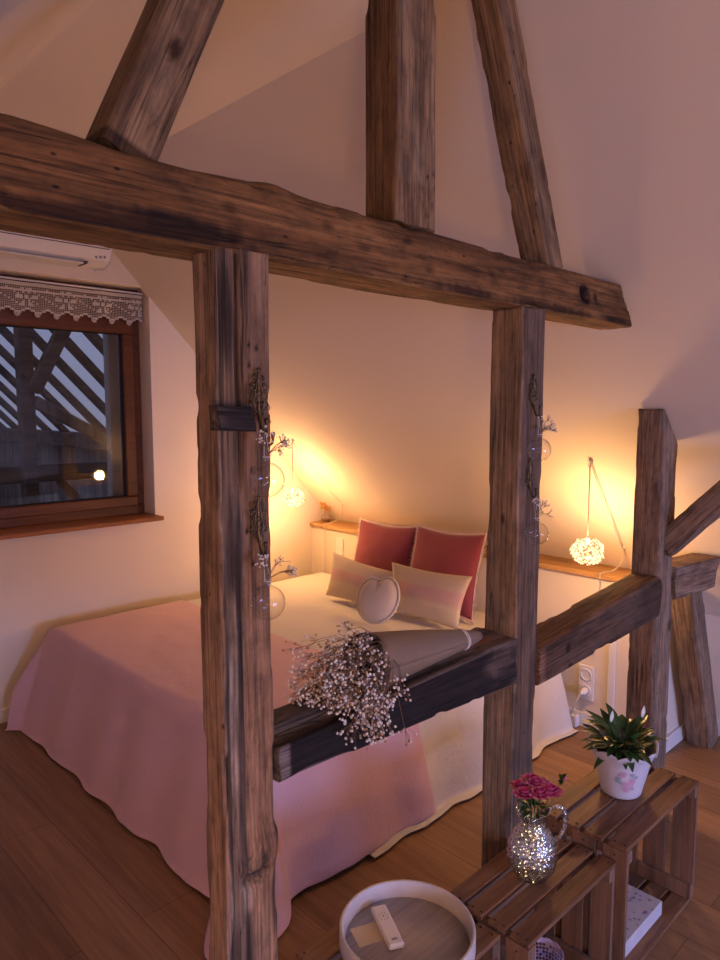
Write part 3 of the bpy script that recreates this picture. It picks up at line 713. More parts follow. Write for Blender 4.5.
# pillows: four corners bl, br, tr, tl
def pillow(name,bl,br,tr,tl,th,mat,label,cat,fringe=None,group=None,back=None,n=22,seed=0,dentcorner=.10):
    P=[Vector(p) for p in(bl,br,tr,tl)]; c=sum(P,Vector())/4; nrm=(P[1]-P[0]).cross(P[3]-P[0]).normalized()
    t=thing(name,label,cat,(c.x,c.y,min(p.z for p in P)),group)
    def pt(u,v,side):
        e=1-dentcorner*( (4*v*(1-v))*0 )
        uu=u; vv=v
        # edges pull in between the corners
        pu=.035*math.sin(PI*v)*(1-2*u); pv=.05*math.sin(PI*u)*(1-2*v)
        uu=u+pu; vv=v+pv
        p=P[0]*(1-uu)*(1-vv)+P[1]*uu*(1-vv)+P[2]*uu*vv+P[3]*(1-uu)*vv
        bulge=(max(0,math.sin(PI*u))*max(0,math.sin(PI*v)))**.55
        bulge*=1+.12*wnoise(u*3+seed,v*3,side)+.05*wnoise(u*9+seed,v*9,side)
        return p+nrm*(th*.5*bulge*side)
    vs=[];fs=[];uv=[]
    for s_ in(1,-1):
        b0=len(vs)
        for i in range(n+1):
            for j in range(n+1): vs.append(pt(i/n,j/n,s_)); uv.append((i/n,j/n))
        for i in range(n):
            for j in range(n):
                a=b0+i*(n+1)+j; f_=[a,a+n+1,a+n+2,a+1]; fs.append(f_ if s_>0 else f_[::-1])
    q=MB(); h=len(fs)//2; q.add(vs,fs[:h],0,True); base=[ [i for i in f] for f in fs[h:]]
    q.f+=base; q.mi+=[1 if back else 0]*len(base); q.sm+=[True]*len(base)
    o=q.build('cover',[mat]+([back] if back else []),t,world=True)
    ul=o.data.uv_layers.new(name='UVMap')
    for lp in o.data.loops: ul.data[lp.index].uv=uv[lp.vertex_index]
    m=o.modifiers.new('w','WELD'); m.merge_threshold=.0005
    if fringe:
        q=MB()
        edge=[(k/40,0) for k in range(40)]+[(1,k/40) for k in range(40)]+[(1-k/40,1) for k in range(40)]+[(0,1-k/40) for k in range(40)]
        pts=[pt(a,b_,0) for a,b_ in edge]
        q.tube(pts,.005,6,closed=True)
        ctr=c
        for k in range(len(pts)):
            for r_ in range(3):
                f_=random.random(); p=pts[k].lerp(pts[(k+1)%len(pts)],f_); d=(p-ctr).normalized(); d=(d+Vector((random.uniform(-.4,.4),random.uniform(-.4,.4),random.uniform(-.4,.4)))).normalized()
                q.tube([p,p+d*random.uniform(.012,.024)],[.0026,.0013],3,cap=False)
        q.build('fringe',fringe,o,world=True)
    return t
zb=bz+.022
pillow('square_pillow',(2.83,3.00,zb),(2.83,2.52,zb),(2.975,2.565,.885),(2.975,3.035,.878),.13,M_burg,'left burgundy square pillow with pale frayed edge leaning on the knee wall','pillow',M_fringe,back=M_fringe,seed=1)
pillow('square_pillow',(2.79,2.53,zb),(2.79,2.055,zb),(2.965,2.105,.905),(2.965,2.565,.893),.13,M_burg,'right burgundy square pillow with pale frayed edge, nearest the post','pillow',M_fringe,back=M_fringe,seed=2)
pillow('lumbar_pillow',(2.60,2.94,zb),(2.585,2.43,zb),(2.70,2.47,.683),(2.72,3.01,.715),.10,M_ombre,'left striped beige oblong pillow with a dusty pink band','pillow',back=M_lin,seed=3)
pillow('lumbar_pillow',(2.60,2.45,zb),(2.63,2.02,zb),(2.74,2.02,.735),(2.70,2.52,.735),.10,M_ombre,'right striped beige oblong pillow in front of the right burgundy pillow','pillow',back=M_lin,seed=4)
# heart cushion
def heart():
    c=Vector((2.455,2.385,.606)); t=thing('heart_cushion','small beige heart shaped cushion with crochet edge in front of the pillows','cushion',(c.x,c.y,zb))
    ang=math.radians(20); ex=Vector((.30,-1,0)).normalized(); ez=Vector((math.sin(ang),0,math.cos(ang))); en=ex.cross(ez)
    if en.x>0: en=-en
    tilt=math.radians(8); ex,ez=ex*math.cos(tilt)-ez*math.sin(tilt)*-1, ez*math.cos(tilt)-ex*math.sin(tilt)
    out=[]; n=64
    for k in range(n):
        a=2*PI*k/n; x=16*math.sin(a)**3; y=13*math.cos(a)-5*math.cos(2*a)-2*math.cos(3*a)-math.cos(4*a)
        x*= 1.0; r=math.hypot(x,y+2); 
        an=a-PI/2; rr=.113*(1-.19*math.exp(-((((a+PI)%(2*PI))-PI)/.30)**2)+.06*math.exp(-((abs(((a+PI)%(2*PI))-PI)-.75)/.45)**2)+.03*math.exp(-((a-PI)/.5)**2))
        x=rr*math.sin(a)*.95; y=rr*math.cos(a)*.99
        out.append((x,y))
    q=MB(); rings=8
    for s_ in(1,-1):
        vs=[c+en*(.040*s_)];fs=[]
        for r_ in range(1,rings+1):
            f_=r_/rings
            for x,y in out: vs.append(c+ex*x*f_+ez*y*f_+en*(.040*s_*math.sqrt(max(0,1-f_**2.4))))
        for k in range(n):
            l=(k+1)%n; fs.append([0,1+k,1+l])
            for r_ in range(rings-1): fs.append([1+r_*n+k,1+(r_+1)*n+k,1+(r_+1)*n+l,1+r_*n+l])
        q.add(vs,fs,0,True)
    hc=q.build('cover',M_lin,t,world=True)
    q=MB(); m=52
    for k in range(n):
        for h_ in(0,.5):
            x,y=out[k]; x2,y2=out[(k+1)%n]; x+= (x2-x)*h_; y+=(y2-y)*h_
            q.ball(c+ex*x*1.035+ez*y*1.035,.0060 if h_ else .0085,seg=6,rings=4)
    q.build('crochet_edge',M_lace,t,world=True)
    q=MB()
    for k in range(7): q.ball(c+en*.0385+ex*(k-3)*.010+ez*(.004*math.sin(k*2.1)-.005),.0035,seg=6,rings=4)
    for k in range(5): q.ball(c+en*.039+ex*(k-2)*.008+ez*(.014),.003,seg=6,rings=4)
    q.build('embroidery',M_lace,hc,world=True)
heart()

# ------------------------------------------------------------------ lamps
LAMPW=24
def lamp(c,hook,clip,path,label):
    c=Vector(c); t=thing('pendant_lamp',label,'lamp',tuple(c),'lit petal pendant lamps' if False else None)
    q=MB(); rnd=random.Random(3); R0=.054
    for i in range(95):
        z=1-2*(i+.5)/95; a=i*2.399963; s_=math.sqrt(1-z*z); d=Vector((s_*math.cos(a),s_*math.sin(a),z))
        if z>.93: continue
        ctr=c+d*Vector((1,1,.82)).length/1.732*R0*(1+.12*rnd.random()); ctr=c+Vector((d.x*R0*1.12,d.y*R0*1.12,d.z*R0*.92))*(1+.15*rnd.random())
        tn=d.cross(Vector((0,0,1))); 
        if tn.length<.01: tn=Vector((1,0,0))
        tn.normalize(); bn=d.cross(tn).normalized(); ro=rnd.uniform(-.5,.5); tn2=(tn+d*ro).normalized()
        pts=[]; sz=rnd.uniform(.011,.016)
        for k in range(6):
            an=2*PI*k/6; pts.append(ctr+tn2*sz*math.cos(an)+bn*sz*1.1*math.sin(an)+d*(.005*math.cos(an*2)))
        q.add([ctr-d*.003]+pts,[[0,k+1,(k+1)%6+1] for k in range(6)],0,True)
    q.build('shade',M_lamp,t,world=True)
    l=bpy.data.lights.new('lamp_bulb','POINT'); l.energy=LAMPW; l.color=(1,.56,.24); l.shadow_soft_size=.045; lo=bpy.data.objects.new('lamp_bulb',l); COL.objects.link(lo); lo.location=c
    q=MB(); q.tube([c+Vector((0,0,.030)),c+Vector((0,0,.058))],.007); q.build('socket_cap',M_cordw,t,world=True)
    q=MB(); pts=[c+Vector((0,0,.05)),Vector(hook)+Vector((0,0,-.02)),Vector(hook)+Vector((.006,-.004,-.004)),Vector(hook).lerp(Vector(clip),.04)]
    pts+= [Vector(hook).lerp(Vector(clip),f_)+Vector((-.006,0,-.006)) for f_ in(.3,.6,.9,1)]+[Vector(p) for p in path]
    # smooth
    sm=[]
    for i in range(len(pts)-1):
        for k in range(4):
            f_=k/4; p0=pts[max(i-1,0)];p1=pts[i];p2=pts[i+1];p3=pts[min(i+2,len(pts)-1)]
            sm.append(.5*((2*p1)+(-p0+p2)*f_+(2*p0-5*p1+4*p2-p3)*f_**2+(-p0+3*p1-3*p2+p3)*f_**3))
    sm.append(pts[-1]); q.tube(sm,.0028,6); q.build('cord',M_cord,t,world=True)
    return t
def sl(x,y,d=.006): return (x-d*.72,y,slope_z(x)-d*.69)
lamp((2.705,3.355,1.005),sl(2.713,3.355,.012),sl(3.13,3.36),[(3.15,3.40,.83),(3.10,3.46,.785),(3.072,3.475,.783),(3.066,3.475,.76),(3.07,3.475,.6),(3.07,3.475,.42)],'glowing petal lamp hanging by the far end of the knee wall')
lamp((2.725,1.42,.950),sl(2.735,1.42,.012),sl(3.15,1.46),[(3.16,1.47,.83),(3.13,1.50,.787),(3.072,1.52,.783),(3.066,1.53,.76),(3.075,1.54,.6),(3.075,1.56,.40)],'glowing petal lamp hanging between the right post and short post')
for (x,y,l) in((2.713,3.355,'small ceiling hook holding the cord of the far lamp'),(2.735,1.42,'small ceiling hook holding the cord of the near lamp')):
    q=MB(); p=Vector((x,y,slope_z(x))); nn=Vector((-.72,0,-.695)); q.tube([p,p+nn*.014],.009,12); pts=[p+nn*.012+Vector((.010*math.sin(a)*.3,.010*math.sin(a),-.010+.010*math.cos(a))) for a in [k*PI*1.5/8 for k in range(9)]]; q.tube(pts,.0022,6)
    tag(q.build('cord_hook',M_cordw,None,tuple(p),world=True),l,'hook')
for (x,y,l) in((3.13,3.36,'small cord clip on the slope above the far end of the shelf'),(3.15,1.46,'small cord clip on the slope left of the short post')):
    q=MB(); p=Vector((x,y,slope_z(x))); nn=Vector((-.72,0,-.695)); q.tube([p,p+nn*.010],[.010,.007],10)
    tag(q.build('cord_clip',M_white,None,tuple(p),world=True),l,'clip')
# small vase of dried grass on the shelf
vx,vy=3.165,3.575
v=thing('bud_vase','small round glass vase on the far end of the oak shelf','vase',(vx,vy,KH+.026))
q=MB(); q.lathe([(.002,.001),(.018,.002),(.026,.014),(.027,.026),(.018,.040),(.008,.048),(.007,.058),(.010,.062)],seg=20); o=q.build('body',M_globe,v)
q=MB(); q.lathe([(.001,.003),(.022,.004),(.0245,.018),(.001,.0185)],seg=16); q.build('water',glassm('vase_water',(.75,.6,.35),.02,1.33,.05),v)
g=thing('dried_grass','tuft of orange dried grass standing in the small shelf vase','dried flowers',(vx,vy,KH+.04))
q=MB(); rnd=random.Random(5)
for i in range(16):
    a=rnd.uniform(0,2*PI); r_=rnd.uniform(.005,.028); h_=rnd.uniform(.08,.125); q.tube([(0,0,0),(r_*.2*math.cos(a),r_*.2*math.sin(a),h_*.6),(min(r_*math.cos(a),.02),r_*math.sin(a),h_)],.0008,4)
    for k in range(6):
        q.ball((min(r_*math.cos(a),.02)+rnd.uniform(-.004,.004),r_*math.sin(a)+rnd.uniform(-.006,.006),h_-k*.006),.0042,seg=5,rings=3)
q.build('stems',M_orange,g); g.scale=(1.5,1.5,1.25); v.scale=(1.25,1.25,1.15)
# sockets and plugs
def sock(name,label,y,z,w_,h_,holes,cat='socket'):
    t=thing(name,label,cat,(XK,y,z)); q=MB(); q.bx(XK-.010,XK,y-w_/2,y+w_/2,z-h_/2,z+h_/2,bev=.003); q.build('plate',M_white,t,world=True)
    for hz in holes:
        q=MB(); rot=Quaternion((0,1,0),-PI/2).to_matrix(); 
        prof=[(.030,0),(.030,.004),(.024,.004),(.022,-.006),(.001,-.006)]
        vs=[];fs=[];sg=24
        for r_,d_ in prof:
            for k in range(sg): vs.append((XK-.010-d_,y+r_*math.cos(2*PI*k/sg),z+hz+r_*math.sin(2*PI*k/sg)))
        for i in range(len(prof)-1):
            for k in range(sg): fs.append([i*sg+k,i*sg+(k+1)%sg,(i+1)*sg+(k+1)%sg,(i+1)*sg+k])
        q.add(vs,fs,0,True)
        ins=q.build('outlet',M_trim,t,world=True)
        q=MB(); 
        for dy in(-.009,.009): q.tube([(XK-.0052,y+dy,z+hz),(XK-.003,y+dy,z+hz)],.0028,8)
        q.build('pin_hole',M_black,ins,world=True)  # black dots painted in place of the shade inside the holes
    return t
sock('wall_socket','white double wall socket with a plug in its lower outlet, beside the bedspread',1.595,.225,.080,.17,(.040,-.040))
sock('wall_switch','white switch plate on the knee wall behind the left pillows',3.355,.645,.070,.11,(),'switch')
pl=thing('power_plug','white plug in the lower outlet with its cable hanging down','plug',(XK-.02,1.595,.185))
q=MB(); q.tube([(XK-.008,1.595,.185),(XK-.035,1.595,.185),(XK-.045,1.60,.176)],[.017,.016,.006],14); q.build('plug_body',M_white,pl,world=True)
q=MB(); q.tube([(XK-.045,1.60,.176),(XK-.052,1.62,.14),(XK-.05,1.64,.08),(XK-.045,1.655,.03)],.003,6); q.build('cable',M_cordw,pl,world=True)
q=MB(); q.bx(XK-.055,XK-.02,1.615,1.655,.003,.062,bev=.004); tag(q.build('power_adapter',M_white,None,(XK-.04,1.635,0),world=True),'small white adapter box standing on the floor below the socket','adapter')

# ------------------------------------------------------------------ hooks and globe vases on the posts
def ornate_hook(loc,label,rz=0,s=1.0,mat=M_iron,arm=True,group=None):
    t=thing('ornate_hook',label,'hook',loc,group,rz)
    q=MB()   # filigree backplate in the XZ plane, facing -Y
    def ring(cx,cz,r_,a0=0,a1=2*PI,th=.0016,n=14):
        q.tube([(s*(cx+r_*math.cos(a0+(a1-a0)*k/n)),-.003*s-.001*math.sin(k),s*(cz+r_*math.sin(a0+(a1-a0)*k/n))) for k in range(n+1)],th*s,6)
    for sx in(-1,1):
        ring(sx*.010,.012,.0075); ring(sx*.012,.030,.006,.3,5.6); ring(sx*.006,.045,.006,-1,4.2); ring(sx*.014,-.002,.006,0,5); ring(sx*.006,-.014,.005,1,6)
        q.tube([(0,-.002*s,-.02*s),(sx*.012*s,-.004*s,.0),(sx*.006*s,-.004*s,.03*s),(sx*.0*s,-.002*s,.058*s)],.0016*s,5)
        for k in range(5): q.ball((sx*(.017-.002*k)*s,-.003*s,(-.006+.013*k)*s),.0026*s,seg=6,rings=4)
    q.tube([(0,-.003*s,-.028*s),(0,-.004*s,.058*s)],[.0035*s,.002*s],6)
    for z_,r_ in((.060,.005),(.044,.004),(.02,.0055),(.0,.005),(-.014,.004)): q.ball((0,-.004*s,z_*s),r_*s,seg=8,rings=5,sc=(1,.6,1))
    q.build('backplate',mat,t)
    if arm:
        q=MB(); pts=[(0,-.004,-.014),(0,-.007,-.036),(0,-.012,-.048),(0,-.018,-.052),(0,-.024,-.048),(0,-.026,-.038),(0,-.026,-.030)]
        q.tube([tuple(c*s for c in p) for p in pts],[.0034*s,.0032*s,.003*s,.003*s,.003*s,.003*s,.0045*s],8); q.ball((0,-.026*s,-.028*s),.0055*s,seg=8,rings=5)
        q.build('hook_arm',mat,t)
    return t
YH=YF-.006
ornate_hook((.748,YH,1.556),'ornate bronze hook high on the left post beside the black block',0,1.0)
ornate_hook((.744,YH,1.335),'ornate bronze hook lower on the left post, above the lower globe',0,.92)
ornate_hook((.789,YF+.034,1.525),'copper hook on the right side face of the left post',PI/2,.85,M_rust)
ornate_hook((1.640,YH,1.578),'ornate bronze hook high on the right post',0,.95)
ornate_hook((1.632,YH,1.360),'ornate bronze hook lower on the right post',0,.9)
def globe(loc,hook,label,sl_,seed,r0=.031,lean=1):
    t=thing('hanging_globe',label,'vase',loc)
    q=MB(); prof=[]
    for k in range(19):
        a=-PI/2+ (PI*.93)*k/18; prof.append((max(.0006,r0*math.cos(a)),r0*math.sin(a)))
    prof+=[(.0065,r0+.002),(.0055,r0+.008),(.0085,r0+.014)]
    q.lathe(prof,seg=32); q.build('glass',M_globe,t)
    q=MB(); top=Vector(hook)-Vector(loc)
    for sx in(-1,1): q.tube([(sx*.006,0,r0+.010),tuple(top+Vector((sx*.002,0,0)))],.0006,4)
    q.tube([(.007*math.cos(a),.007*math.sin(a),r0+.009) for a in [2*PI*k/12 for k in range(12)]],.0008,4,closed=True)
    q.build('string',M_string,t)
    s_=thing('dried_sprig',sl_,'dried flowers',(loc[0],loc[1],loc[2]+r0+.012))
    rnd=random.Random(seed); st=MB(); fl=MB()
    for i in range(9):
        a=rnd.uniform(-.5,1.6) if lean>0 else rnd.uniform(-1.2,1.2); l=rnd.uniform(.025,.055)
        tip=Vector((math.sin(a)*l*.9,rnd.uniform(-.02,.005),math.cos(a)*l*.7+.008)); st.tube([(0,0,-.03),(0,0,0),tuple(tip*.5+Vector((0,0,.004))),tuple(tip)],.0006,4)
        for k in range(7):
            p=tip+Vector((rnd.uniform(-.009,.009),rnd.uniform(-.008,.008),rnd.uniform(-.009,.009))); fl.ball(p,rnd.uniform(.0014,.0026),seg=5,rings=3); st.tube([tuple(tip*.8),tuple(p)],.0004,3)
    st.build('stems',M_stem,s_); fl.build('florets',M_dry,s_)
globe((.741,.990,1.425),(.748,YH-.020,1.504),'clear glass globe hanging from the upper hook of the left post','dried white sprig in the upper globe on the left post',1)
globe((.739,.990,1.206),(.744,YH-.018,1.287),'clear glass globe hanging from the lower hook of the left post','dried lilac sprig in the lower globe on the left post',2)
globe((1.623,.990,1.441),(1.640,YH-.019,1.528),'clear glass globe hanging from the upper hook of the right post','dried cream sprig in the upper globe on the right post',3)
globe((1.621,.990,1.220),(1.632,YH-.018,1.313),'clear glass globe hanging from the lower hook of the right post','dried cream sprig in the lower globe on the right post',4)

# ------------------------------------------------------------------ gypsophila bouquet on the rail
bq=thing('dried_bouquet','bouquet of dried white gypsophila wrapped in brown paper lying on the charred rail','bouquet',(1.13,1.09,.93))
A=Vector((1.075,1.078,.986)); B=Vector((1.52,1.095,.940))
def cone(u,v,off=0):
    t=u; c=A.lerp(B,t); d=(B-A).normalized(); e1=d.cross(Vector((0,0,1))).normalized(); e2=e1.cross(d)
    a=2*PI*v; r_=(.056*(1-t)**.8+.010)*(1+.05*math.sin(3*a+t*3))+off; tt=0
    p=c+e1*r_*math.cos(a)+e2*r_*math.sin(a)
    if u<.02: p-=d*(.015*math.sin(2*a+1)+.01*wnoise(v*8,0,3))
    return p
q=MB(); q.grid(lambda u,v:cone(u,v),24,40); o=q.build('wrapping_paper',M_kraft,bq,world=True); solid(o,.0015)
q=MB(); q.grid(lambda u,v:cone(u*.16-.012,v,-.003),5,40,0); o=q.build('paper_lining',M_darkpaper,bq,world=True); solid(o,.001)
q=MB(); q.tube([cone(.80,k/20,.002) for k in range(20)],.002,5,closed=True); q.tube([cone(.82,k/20,.002) for k in range(20)],.002,5,closed=True); q.build('twine',M_cordw,bq,world=True)
rnd=random.Random(11); st=MB(); fl=MB(); ft=MB()
for i in range(230):
    # stalks leave the mouth to the left and droop over the front of the rail
    a=rnd.uniform(0,2*PI); rr=.055*math.sqrt(rnd.random()); m0=A+Vector((.03,rr*math.cos(a),rr*math.sin(a)))
    far=rnd.random(); L_=rnd.uniform(.0,.20)
    droop=rnd.random()
    tip=A+Vector((-.02-L_*(1-.45*droop)+.015*(droop), (rr*math.cos(a))*1.3-.055*droop*rnd.random()-.045*droop, rr*math.sin(a)*1.25+.045*(1-droop)*rnd.random()-.118*droop*rnd.uniform(.2,1.0)+.0))
    if tip.y>1.015 and tip.z<.945: tip.z=.945+rnd.random()*.02
    mid=m0.lerp(tip,.55)+Vector((-.01,-.012,.02))
    if mid.y>1.0: mid.z=max(mid.z,.95)
    st.tube([m0,mid,tip],.0007,3,cap=False)
    for k in range(9):
        p=tip+Vector((rnd.uniform(-.017,.017),rnd.uniform(-.015,.015),rnd.uniform(-.017,.017)))
        if p.y>1.015 and p.z<.937: p.z=.937+rnd.random()*.01
        p.x=min(p.x,1.105)
        st.tube([mid.lerp(tip,.75),p],.0004,3,cap=False)
        (fl if rnd.random()<.72 else ft).ball(p,rnd.uniform(.0022,.0038),seg=5,rings=4)
for i in range(260):
    a=rnd.uniform(0,2*PI); rr=.060*math.sqrt(rnd.random()); p=A+Vector((rnd.uniform(-.03,.012),rr*math.cos(a),rr*math.sin(a))); (fl if rnd.random()<.6 else ft).ball(p,rnd.uniform(.0018,.0032),seg=5,rings=4)
tag(st.build('stems',M_stem,bq,world=True),kind='stuff'); tag(fl.build('florets',M_dry,bq,world=True),kind='stuff'); tag(ft.build('tan_florets',M_drytan,bq,world=True),kind='stuff')
q=MB(); q.ball(A+Vector((-.012,-.030,.022)),.02,sc=(.5,.4,1.1),seg=10,rings=7); q.build('dried_petal',plain('dried_petal',(.42,.28,.22),.8),bq,world=True)

# ------------------------------------------------------------------ crates
def crate(label,x0,x1,y0,y1,h,seed,rz=0):
    rnd=random.Random(seed); cx,cy=(x0+x1)/2,(y0+y1)/2; t=thing('wooden_crate',label,'crate',(cx,cy,0),None,rz)
    W=x1-x0; D=y1-y0; T=.012
    def part(nm,a,mat): 
        q=MB(); q.bx(*a,bev=.0015); 
        return q
    n=4; gap=.013; sw=(D-gap*(n-1))/n
    for z0,z1,nm in((h-T,h,'top_slat'),(.0,T,'bottom_slat')):
        for k in range(n):
            a0=-D/2+k*(sw+gap); q=MB(); dz=rnd.uniform(-.001,.001) if z0>.1 else 0; ins=0 if z0>.1 else .0
            q.box((rnd.uniform(-.003,.003),a0+sw/2,(z0+z1)/2+dz),(W,sw-rnd.uniform(0,.004),T),Matrix.Rotation(rnd.uniform(-.008,.008),3,'Z'),0,.0018)
            if z0>.1:
                sl_o=q.build(nm,M_crate,t)
                for sx in(-1,1):
                    for sy in(-.25,.25):
                        q=MB(); q.tube([(sx*(W/2-.014),a0+sw/2+sy*sw,h-.001),(sx*(W/2-.014),a0+sw/2+sy*sw,h+.0012)],.0028,8); q.build('nail',M_nail,sl_o)
            else: q.build(nm,M_crate,t)
    # back slats (far side), upright ends
    n2=3; g2=.03; sh=(h-2*T-g2*(n2-1)-.02)/n2
    for k in range(n2):
        z0=T+.01+k*(sh+g2); q=MB(); q.bx(-W/2,W/2,D/2-.010,D/2,z0,z0+sh,bev=.0015); q.build('back_slat',M_crate,t)
    for sx in(-1,1):
        xx=sx*(W/2-.006); nb=3; gp=.020; bw_=(D-.012-gp*(nb-1))/nb
        for k in range(nb):
            a0=-D/2+k*(bw_+gp); q=MB(); q.bx(xx-.006,xx+.006,a0,a0+bw_,T+.0005,h-T-.0005,bev=.0015)
            eb=q.build('end_board',M_crateV,t)
            for zz in(.03,h-.03): q=MB(); q.tube([(xx-.007,a0+bw_*.5,zz),(xx+.007,a0+bw_*.5,zz)],.0026,8); q.build('nail',M_nail,eb)
        xi=sx*(W/2-.012-.009)
        for z0 in(T+.001,h-T-.036):
            q=MB(); q.bx(xi-.0085,xi+.0085,-D/2,D/2-.011,z0,z0+.035 if z0>.1 else z0+.045,bev=.0015); q.build('batten',M_crateV,t)
    return t
crate('highest wooden crate on the right, with the potted plant on top',1.722,2.215,.755,1.020,.395,1)
crate('middle wooden crate carrying the glass pitcher',1.292,1.712,.782,1.022,.352,2)
crate('left wooden crate carrying the round tray',.912,1.285,.850,1.140,.345,3)

# tray with remote and card
tz=.3465
tr=thing('round_tray','round whitewashed wooden tray with raised rim on the left crate','tray',(1.112,.985,tz))
q=MB(); q.lathe([(.0005,.006),(.140,.006),(.140,.001),(.0005,.0)],seg=64); q.build('tray_base',M_tray,tr)
q=MB(); q.lathe([(.1405,.0),(.152,.0),(.1535,.003),(.1535,.041),(.152,.044),(.1465,.044),(.145,.041),(.1405,.006)],seg=72); q.build('rim',M_rimw,tr)
rm=thing('remote_control','slim white remote control lying in the round tray','remote',(1.100,1.036,tz+.0062),None,math.radians(-117))
q=MB(); q.bx(-.066,.066,-.0185,.0185,.003,.017,bev=.004); rb=q.build('body',M_white,rm)
q=MB()
for k in range(10):
    a=2*PI*k/10; q.tube([(-.026+.011*math.cos(a),.011*math.sin(a),.0168),(-.026+.011*math.cos(a),.011*math.sin(a),.0176)],.0013,6)
q.tube([(-.026,0,.0168),(-.026,0,.0178)],.0022,8)
q.build('buttons',M_lg,rb)
q=MB()
for k,w_ in enumerate((.0026,.0035,.0026,.003)): q.bx(.046,.046+.005,-.006+k*.0034,-.006+k*.0034+w_*.8,.0168,.0173)
q.build('marking',M_grey,rb)
q=MB(); q.box((0,0,.0008),(.075,.060,.0014)); cd=q.build('paper_card',M_card,None,(1.064,1.056,tz+.0062)); cd.rotation_euler=(0,0,math.radians(-22)); tag(cd,'small cream card lying under the remote in the round tray','card')

# pitcher with roses and fairy lights
px_,py_,pz_=1.500,.905,.3535
GS=1.16
pc=thing('glass_pitcher','embossed glass pitcher of magenta roses on the middle crate','pitcher',(px_,py_,pz_))
prof=[(.001,.004),(.026,.002),(.036,.008),(.050,.030),(.055,.055),(.052,.080),(.040,.105),(.029,.122),(.026,.136),(.029,.150),(.037,.160)]
prof=[(a_*GS,b_*GS) for a_,b_ in prof]
def emb(r_,z,t,i):
    d=.0016*math.cos(t*12+z*110)*math.cos(t*12-z*110) if .01<z<.13 else 0
    lip=0
    if z>.14*GS: lip=.018*max(0,math.cos(t-PI*1.08))**6*(z-.14*GS)/.02
    return r_+d+lip
# resample the profile finely
pp=[]
for i in range(len(prof)-1):
    for k in range(4):
        f_=k/4; pp.append((prof[i][0]+(prof[i+1][0]-prof[i][0])*f_,prof[i][1]+(prof[i+1][1]-prof[i][1])*f_))
pp.append(prof[-1])
q=MB(); q.lathe(pp,seg=96,fn=emb); o=q.build('glass_body',M_cryst,pc); solid(o,.0025,-1)
q=MB(); hd=Vector((math.sin(math.radians(50)),-math.cos(math.radians(50)),0))
q.tube([(hd*r_+Vector((0,0,z)))*GS for r_,z in((.034,.152),(.048,.163),(.066,.158),(.074,.138),(.072,.112),(.062,.092),(.050,.082))],[.005,.0055,.006,.006,.006,.0055,.007],10); q.build('handle',M_cryst,pc)
ls=thing('light_string','tiny lit fairy lights coiled inside the glass pitcher','string lights',(px_,py_,pz_+.01))
rnd=random.Random(21); pts=[]; 
for i in range(60):
    z=.004+.125*i/60+rnd.uniform(-.006,.006); R_=(.050 if z<.09 else .028)*rnd.uniform(.4,.95); a=i*1.9; pts.append(Vector((R_*math.cos(a),R_*math.sin(a),max(.003,z))))
q=MB(); q.tube(pts,.0004,4); q.build('wire',M_string,ls)
for i,p in enumerate(pts):
    q=MB(); q.ball(p,.0017,seg=6,rings=4); q.build('bulb',M_fairy,ls)
def rose(c,root,label,s=1.0,seed=0):
    c=Vector(c); t=thing('rose',label,'flower',tuple(c),'magenta roses in the glass pitcher')
    rnd=random.Random(seed); q=MB(); up=(c-Vector(root)).normalized()*.4+Vector((0,0,.9)); up.normalize(); e1=up.cross(Vector((1,0,0))).normalized(); e2=up.cross(e1)
    for ring,(n,r_,h_,op) in enumerate(((3,.004,.010,.1),(5,.008,.011,.35),(7,.012,.010,.7),(8,.016,.007,1.1))):
        for k in range(n):
            a=2*PI*k/n+ring*.6+rnd.uniform(-.15,.15); wv=.62*2*PI/n+.25
            def f(u,v,a=a,wv=wv,r_=r_,h_=h_,op=op,ph=rnd.uniform(0,6)):
                aa=a+(u-.5)*wv*1.5; rad=r_*(.35+.65*v+.45*op*v*v)*(1+.07*math.sin(u*14+ph)*v); z=-.006+ (h_+.008)*v-op*.006*v*v+.0012*math.sin(u*17+ph)*v
                return c+(e1*math.cos(aa)+e2*math.sin(aa))*rad*s+up*z*s
            q.grid(f,6,4,0)
            q.mi[-6*4:]= [1 if (i%4)==3 and ring>1 and rnd.random()<.55 else 0 for i in range(24)]
    q.build('bloom',[M_rose,M_rosel],t,world=True)
    q=MB(); q.tube([c-up*.006*s,Vector(root).lerp(c,.4),Vector(root)],.0012,5); 
    q.build('stem',M_leaf,t,world=True)
    return t
P0=Vector((px_,py_,pz_))
k=0
for dx,dy,dz,s_ in((.022,-.026,.192,1.15),(-.010,-.020,.190,1.05),(-.030,.005,.193,1.0),(.004,.010,.205,1.0),(.028,-.002,.196,.95),(-.012,.028,.197,.9),(.022,.024,.195,.9),(-.002,-.006,.207,.9)):
    rose(P0+Vector((dx*1.15,dy*1.15,.232+(dz-.19)*.6+.018*(1-math.hypot(dx,dy)/.034))),P0+Vector((dx*.2,dy*.2,.06)),'magenta rose in the round bunch in the glass pitcher',s_*1.2,k); k+=1
def leafm(q,p,d,l,w_,mi=0,curl=.3,n=6,side=None):
    d=Vector(d).normalized(); s_=(side or d.cross(Vector((0,0,1)))).normalized(); up=s_.cross(d).normalized()
    p=Vector(p)
    def f(u,v):
        t=u; ww=w_*math.sin(PI*min(1,t*.93+.05))**.8*(1-.35*t); x=(v-.5)*2
        return p+d*l*t*(1-.1*curl*t)+up*(-curl*l*t*t+.25*abs(x)*ww)+s_*x*ww
    q.grid(f,n,4,mi)
gr=thing('rose_foliage','dark green leaves round the rose bunch with one bud sprig rising right','foliage',tuple(P0+Vector((0,0,.18))))
rnd=random.Random(31); q=MB()
